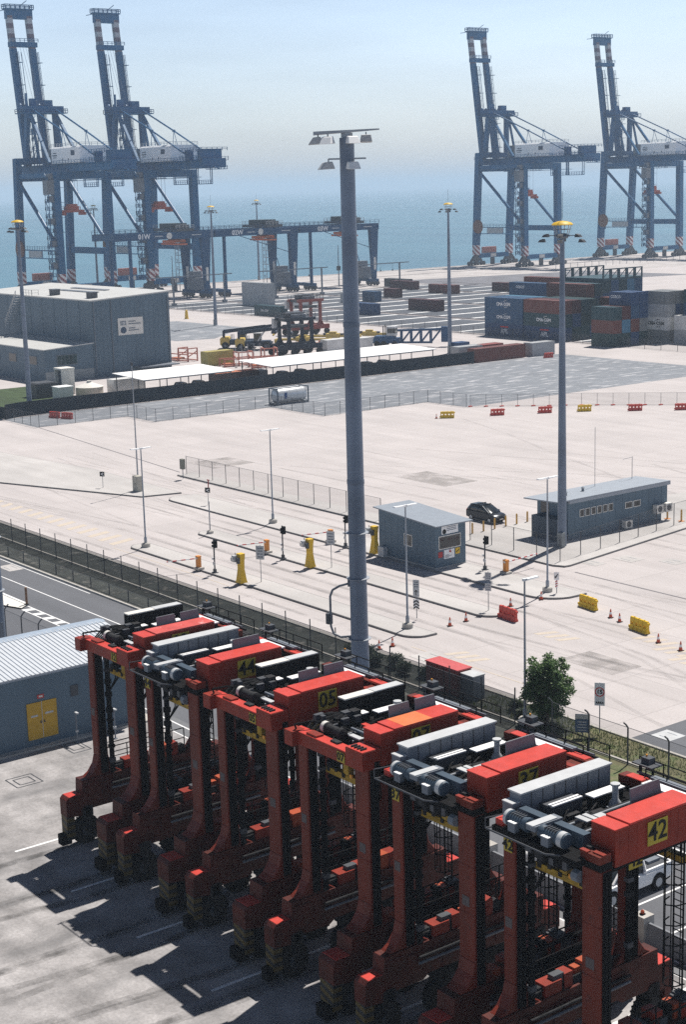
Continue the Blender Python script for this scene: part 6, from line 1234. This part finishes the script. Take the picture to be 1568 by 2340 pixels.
# ---------------------------------------------------------------- quay cranes
def quay_crane(v0, label):
    t = thing('quay_crane', label, 'quay crane', (-425, v0, 0), 0, 'blue quay cranes with raised booms'); Wv = 18.7
    C_ = craneb
    for (x, y, xt) in ((0, 0, 2.2), (0, Wv, 2.2), (29, 0, 28.6), (29, Wv, 28.6)):
        top = 45.5 if x == 0 else 40.6
        l = MB().hexa([(x - 1.2, y - 1.1, 8.2), (x + 1.2, y - 1.1, 8.2), (x + 1.2, y + 1.1, 8.2), (x - 1.2, y + 1.1, 8.2)], [(xt - 1.2, y - 1.1, top), (xt + 1.2, y - 1.1, top), (xt + 1.2, y + 1.1, top), (xt - 1.2, y + 1.1, top)])
        l.hexa([(x - 1.02, y - .82, 8.2), (x + 1.02, y - .82, 8.2), (x + 1.02, y + .82, 8.2), (x - 1.02, y + .82, 8.2)], [(x - 1.01, y - 1.3, 15), (x + 1.01, y - 1.3, 15), (x + 1.01, y + 1.3, 15), (x - 1.01, y + 1.3, 15)]) if False else None
        o = l.build('leg', C_, t)
        MB().hexa([(x - 1.2, y - 1.1, 4.2), (x + 1.2, y - 1.1, 4.2), (x + 1.2, y + 1.1, 4.2), (x - 1.2, y + 1.1, 4.2)], [(x - 1.2, y - 1.1, 8.2), (x + 1.2, y - 1.1, 8.2), (x + 1.2, y + 1.1, 8.2), (x - 1.2, y + 1.1, 8.2)]).build('leg_foot', legstripe, o)
    for x in (0, 29):
        o = MB().box(x - .7, x + .7, .8, Wv - .8, 2.9, 4.7).build('sill_beam', C_, t); MB().box(x + .7, x + .76, 7.5, 10.5, 3.1, 4.5).build('sign_panel', offw, o)
        for y in (0, Wv):
            b = MB()
            for d in (-3.4, 0, 3.4): b.prism([(y + d - 1.5, .5), (y + d + 1.5, .5), (y + d + .9, 1.6), (y + d - .9, 1.6)], 'x', x - .55, x + .55, dgrey).lathe([(.5, -.4), (.5, .4)], (x, y + d - .8, .55), 'x', 12, blk).lathe([(.5, -.4), (.5, .4)], (x, y + d + .8, .55), 'x', 12, blk)
            b.prism([(y - 3.2, 1.6), (y + 3.2, 1.6), (y + 2.6, 2.5), (y + 1.0, 4.2), (y - 1.0, 4.2), (y - 2.6, 2.5)], 'x', x - .5, x + .5, dgrey)
            b.build('bogie', None, t)
        MB().box(x - .5, x + .5, Wv / 2 - 1.0, Wv / 2 + .6, .1, 2.85).build('rail_clamp', dgrey, t)
    MB().box(-1.8, -.2, 4.6, 11.6, 4.75, 7.3).build('equipment_box', mat('salmon_box', (.42, .16, .13)), t)
    # portal beams, braces
    MB().prism([(0, 15.8), (0, 12.2), (2.2, 13.7), (26.8, 13.7), (29, 12.2), (29, 15.8)], 'y', Wv - .65, Wv + .65).build('portal_beam', C_, t)
    wk = MB().box(1, 28, -.5, .5, 15.4, 15.7, C_).box(1, 28, -.4, .4, 12.8, 13.1, C_); wk.rail([(1, .5, 15.7), (28, .5, 15.7)], 1.1, .05, 1.8, C_); wk.box(7, 16, -.3, .3, 13.2, 15.3, lgrey)
    for k in range(6): wk.bar((3 + k * 4.5, 0, 13), (3 + k * 4.5, 0, 15.5), .16, m=C_)
    wk.build('portal_walkway', None, t)
    MB().lathe([(2.7, -.3), (2.8, -.3), (2.8, .3), (2.7, .3), (.4, .35), (.4, -.35)], (2.6, -1.3, 15.8), 'y', 20, mat('reel_brown', (.20, .09, .06))).box(1.4, 3.8, -1.1, -.7, 12.2, 15.4, C_).build('cable_reel', None, t)
    for y in (0, Wv): MB().tube((2.2, y, 38.2), (28.6, y, 16.0), .62, n=10).build('brace', C_, t)
    for y in (0, Wv): MB().box(2.6, 28.2, y - .45, y + .45, 38.9, 40.4).build('upper_tie', C_, t)
    for bx in ((27.6, 29.6, -1, Wv + 1, 38.2, 40.6), (1.0, 3.4, -.6, Wv + .6, 43.6, 45.6), (1.0, 3.4, -.6, Wv + .6, 38.0, 39.6)): MB().box(*bx).build('top_cross_beam', C_, t)
    # girder and walkways
    for y in (5.8, 12.9):
        g_ = MB().box(-5, 57, y - .7, y + .7, 40.6, 43.2); s_ = -1 if y < 9 else 1
        g_.box(-5, 57, min(y + s_ * .7, y + s_ * 1.9), max(y + s_ * .7, y + s_ * 1.9), 42.9, 43.05); g_.rail([(-5, y + s_ * 1.9, 43.05), (57, y + s_ * 1.9, 43.05)], 1.1, .06, 2.0)
        for k in range(15): g_.bar((-3 + k * 4.2, y + s_ * .7, 41.4), (-3 + k * 4.2, y + s_ * 1.8, 42.9), .12)
        g_.build('girder', C_, t)
    e = MB().box(55.5, 57.2, 5, 13.7, 40.6, 43.6).box(47, 55.4, 6.6, 12.1, 43.1, 43.4).box(53.5, 55.2, 5.2, 13.5, 43.4, 46.6).box(46, 48, 5.2, 7.2, 43.2, 46.4); e.rail([(44, 4.4, 46.0), (57.5, 4.4, 46.0), (57.5, 14.2, 46.0)], 1.0, .07, 1.8); e.rail([(44, 4.4, 43.4), (57.5, 4.4, 43.4)], 1.2, .07, 1.6); e.box(44, 57.5, 4.4, 5.4, 45.9, 46.0).bar((57, 9, 41), (60.5, 9, 40.2), .3).rail([(57, 6, 40.2), (60.5, 6, 40.2), (60.5, 12, 40.2)], 1.0, .07, 1.2); e.box(57, 60.5, 6, 12, 40.0, 40.2)
    e.build('rear_machinery', C_, t)
    hs = MB().prism([(3.9, 43.3), (14.8, 43.3), (14.8, 48.0), (14.3, 48.5), (4.4, 48.5), (3.9, 48.0)], 'x', 19.5, 39.0).build('machinery_house', housew, t)
    d = MB().box(20.5, 23.5, 3.86, 3.9, 45.6, 46.0).box(20.8, 23.2, 3.86, 3.9, 46.4, 46.7).box(20.8, 23.0, 3.86, 3.9, 45.0, 45.25).box(33, 35.5, 3.86, 3.9, 45.6, 47.2).box(27, 27.5, 3.86, 3.9, 44.0, 44.8).box(31, 31.5, 3.86, 3.9, 44.0, 44.8); d.build('house_lettering', mat('sign_ink_blue', None), hs)
    rl = MB(); rl.rail([(19.6, 4.0, 48.5), (39, 4.0, 48.5), (39, 14.7, 48.5)], 1.0, .06, 2.0); rl.build('roof_rail', lgrey, hs)
    MB().box(14.5, 18, 4.6, 9, 43.3, 46.4).box(15, 17.5, 5, 8.5, 46.4, 48).build('drive_cabinet', mgrey, t)
    # A-frame
    for y in (3.2, 15.4):
        MB().bar((2.2, y, 43.5), (3.6, 9.35 + (y - 9.35) * .8, 62), 1.9, 1.3, up=(0, 1, 0)).build('a_frame_leg', C_, t)
        MB().bar((4.0, 9.35 + (y - 9.35) * .75, 61), (19, y * .95 + .4, 43.6), .85, .85).build('a_frame_strut', C_, t)
        MB().bar((9.5, 9.35 + (y - 9.35) * .75, 43.5), (5.0, 9.35 + (y - 9.35) * .75, 60.5), .7, .7).build('a_frame_post', C_, t)
        yy = 9.35 + (y - 9.35) * .7
        bs = MB().tube((5, yy, 61.6), (26, yy, 53.5), .28, n=7).tube((26, yy, 53.5), (47, yy, 45.0), .28, n=7).boxc((26, yy, 53.5), 1.1, .6, .7).bar((26, yy, 53.5), (25, yy, 48.6), .14).bar((26, yy, 53.5), (28, yy, 48.6), .14); bs.build('backstay', C_, t)
    ap = MB().box(.8, 6.2, 2.2, 16.4, 60.2, 62.4).box(.2, 7.4, 1.4, 17.2, 60.0, 60.3).box(1.5, 3, 6, 8, 62.4, 65).box(3, 5, 10, 13, 62.4, 64.4).box(5, 5.6, 3, 3.6, 62, 66.5); ap.rail([(.2, 1.4, 60.3), (7.4, 1.4, 60.3), (7.4, 17.2, 60.3), (.2, 17.2, 60.3), (.2, 1.4, 60.3)], 1.2, .08, 1.8)
    for k in range(6):
        y = 3 + k * 2.3; ap.lathe([(.9, -.2), (.9, .2)], (1.0, y, 62.6), 'y', 12)
    ap.box(7, 10.5, 1.5, 3.5, 58.5, 58.7).rail([(7, 1.5, 58.7), (10.5, 1.5, 58.7), (10.5, 3.5, 58.7)], 1.1, .07, 1.2); ap.box(9, 12, 1.5, 3.2, 53, 53.2).rail([(9, 1.5, 53.2), (12, 1.5, 53.2)], 1.1, .07, 1.2)
    ap.build('apex_platform', C_, t)
    # hanging gear stairs: posts and platforms between girder and apex
    sp = MB()
    for xx, yy in ((5.8, 4.4), (8.2, 4.4), (5.8, 6.4), (13.0, 5)): sp.bar((xx, yy, 43), (xx, yy, 55), .22)
    for k in range(5): sp.box(5.6, 8.4, 4.2, 6.6, 45 + k * 3, 45.15 + k * 3); sp.rail([(5.6, 4.2, 45.1 + k * 3), (8.4, 4.2, 45.1 + k * 3)], 1.1, .07, 1.2)
    for k in range(4): sp.bar((5.8, 4.3, 45.1 + k * 3), (8.2, 4.3, 48.1 + k * 3), .16)
    sp.build('upper_stair', C_, t)
    # boom, raised: two box girders leaning out over the water
    def bp_(s): return Vector((-1.6 - 7.6 * s, 0, 43.0 + 52.3 * s))
    for y in (5.8, 12.9):
        b = MB(); p, q = bp_(0), bp_(.74); Y = Vector((0, y, 0)); b.bar(p + Y, q + Y, 1.75, 2.1, up=(0, 1, 0)); o = b.build('boom_girder', C_, t)
        MB().bar(bp_(.74) + Y, bp_(.965) + Y, 1.76, 1.9, up=(0, 1, 0)).build('boom_tip_section', boomstripe, o)
        r_ = MB(); s_ = .95 if y < 9 else 1.2
        a0, a1 = bp_(.02) + Y + Vector((1.1, s_, 0)), bp_(.72) + Y + Vector((1.1, s_, 0)); r_.bar(a0, a1, .2); r_.bar(a0 + Vector((.9, 0, 0)), a1 + Vector((.9, 0, 0)), .12)
        for k in range(22): c = a0.lerp(a1, k / 21); r_.bar(c, c + Vector((.9, 0, 0)), .1); 
        for k in range(5): c = a0.lerp(a1, (k + .5) / 5); r_.box(c.x - .2, c.x + 2.0, c.y - .5, c.y + .5, c.z, c.z + .18)
        if y < 9: a0, a1 = a0 + Vector((.3, 1.2, 0)), a1 + Vector((.3, 1.2, 0)); r_.bar(a0, a1, .16)
        r_.build('boom_walkway', C_, t)
    x = MB()
    for s in (.765,): c = bp_(s); x.box(c.x - .9, c.x + 1.6, 4.6, 14.3, c.z - .7, c.z + .9); x.rail([(c.x + 1.6, 4.6, c.z + .9), (c.x + 1.6, 14.6, c.z + .9)], 1.1, .08, 1.6)
    x.build('boom_cross_beam', C_, t); x = MB()
    c = bp_(.95); x.box(c.x - .8, c.x + .9, 4.6, 14.2, c.z - 1.2, c.z + 1.8).box(c.x - 1.2, c.x + 1.6, 4.0, 14.4, c.z + 1.8, c.z + 2.2); x.rail([(c.x - 1.2, 4, c.z + 2.2), (c.x + 1.6, 4, c.z + 2.2), (c.x + 1.6, 14.4, c.z + 2.2), (c.x - 1.2, 14.4, c.z + 2.2), (c.x - 1.2, 4, c.z + 2.2)], 1.2, .1, 1.6)
    x.bar((c.x, 6, c.z + 2), (c.x - 4.0, 4.0, c.z + 1.6), .2); x.bar((c.x, 10, c.z + 3), (c.x + 1.5, 12, c.z + 4.8), .2)
    x.build('boom_cross_beam', C_, t); x = MB()
    c = bp_(.04); x.box(c.x - .6, c.x + .8, 6.4, 12.3, c.z - .6, c.z + .8)
    x.build('boom_cross_beam', C_, t)
    rp = MB()
    for y, xx in ((8.2, 1.6), (9.3, 1.4), (10.4, 1.7)): rp.tube((xx, y, 62), bp_(.76) + Vector((.4, y, 0)), .05, n=4)
    rp.build('hoist_rope', mgrey, t)
    # trolley, cab, spreader
    tr = MB().box(18, 24, 5, 13.6, 38.3, 40.2, mgrey).box(12, 34, 4.6, 5.0, 37.7, 37.85, C_).box(12, 34, 13.6, 14, 37.7, 37.85, C_); tr.rail([(12, 4.6, 37.85), (34, 4.6, 37.85)], 1.0, .06, 1.6, C_)
    for xx in (13, 18, 24, 29, 33): tr.bar((xx, 4.8, 37.8), (xx, 4.8, 40.6), .14, m=C_)
    tr.build('trolley', None, t)
    for xx in (40, 48.5):
        bk = MB()
    bk = MB()
    for xx in (39, 40, 47.5, 48.5):
        for y in (4.8, 13.8): bk.bar((xx, y, 35.6), (xx, y, 40.7), .2)
    for y in (4.8, 13.8): bk.bar((39, y, 35.6), (48.5, y, 35.6), .22); bk.rail([(39, y, 35.7), (48.5, y, 35.7)], 1.1, .06, 1.4)
    bk.box(39, 48.5, 4.8, 13.8, 35.5, 35.62) if False else bk.box(39, 42, 4.8, 13.8, 37.8, 37.95)
    bk.build('hanging_platform', C_, t)
    s = MB().box(20, 22.6, 5.4, 13.2, 27.6, 28.4).box(19.6, 23, 5.0, 6.2, 26.7, 27.6).box(19.6, 23, 12.4, 13.6, 26.7, 27.6).box(20.4, 22.2, 7.2, 11.4, 28.4, 29.6).box(19.8, 22.8, 8, 10.6, 29.6, 30.3); s.rail([(20, 5.6, 28.4), (20, 13, 28.4)], 1.1, .08, 1.4)
    s.build('spreader', mat('spreader_red', (.42, .10, .07)), t)
    rp = MB()
    for xx in (20.2, 22.4):
        for y in (7.4, 11.2): rp.tube((xx, y, 30), (xx, y, 38.4), .05, n=4)
    rp.build('rope', dgrey, t)
    # stair tower on the landside near leg
    st = MB(); rr = random.Random(3)
    for k in range(15):
        z = 5 + k * 2.35; st.box(27.0, 29.6, -3.2, -.9, z, z + .14, C_); st.rail([(29.6, -3.2, z), (27, -3.2, z), (27, -.9, z)], 1.1, .08, 1.2, C_)
        if k % 3 == 2: st.box(27.3, 29.2, -2.6, -.9, z + .3, z + 2.2, mgrey)
        st.bar((27.1 if k % 2 else 29.4, -2.9, z), (29.4 if k % 2 else 27.1, -2.9, z + 2.3), .16, m=C_)
        if k > 6 and k % 2: st.box(28.6, 30.6, .8, 1.8, z, z + .12, C_)
    for y in (-3.1,): st.bar((27.1, y, 4.5), (27.1, y, 39), .16, m=C_).bar((29.5, y, 4.5), (29.5, y, 39), .16, m=C_)
    st.box(26.8, 29.8, -3.6, -.8, 33.5, 38, mgrey)
    st.build('stair_tower', None, t)
    return t
qc = quay_crane(204.3, 'leftmost blue quay crane with a raised boom, behind the grey workshop')
for v, lab in ((237.6, 'blue quay crane second from the left, behind gantry 01W'), (411.3, 'blue quay crane third from the left, right of the middle gap'), (485.6, 'blue quay crane at the right edge of the photo')): dup(qc, (-425, v, 0), label=lab)
tf = thing('quay_fence', 'distant low wire fence along the quay in front of the right cranes', 'fence', (0, 0, 0)); k_ = MB()
for k in range(40): MB().bar((-372, 405 + k * 4, 0), (-372, 405 + k * 4, 2.0), .12).build('post', mgrey, tf)
MB().bar((-372, 405, 1.9), (-372, 561, 1.9), .08).build('rail', mgrey, tf)
sheet('pavement', [(-372, 318), (-318, 318), (-300, 400), (-352, 400)], .02, ground_mat('far_grey_pavement', (.17, .17, .19), .25))

# ---------------------------------------------------------------- air
h = MB().box(-22000, 3500, -11000, 24000, -4.6, 106)
hm = bpy.data.materials.new('haze_air'); hm.use_nodes = True; n = hm.node_tree; n.nodes.clear()
o_ = n.nodes.new('ShaderNodeOutputMaterial'); v_ = n.nodes.new('ShaderNodeVolumePrincipled')
v_.inputs['Color'].default_value = (.68, .82, .97, 1); v_.inputs['Density'].default_value = HAZE_DENSITY; v_.inputs['Anisotropy'].default_value = 0.0
n.links.new(v_.outputs[0], o_.inputs['Volume'])
tag(h.build('haze', hm), kind='stuff')
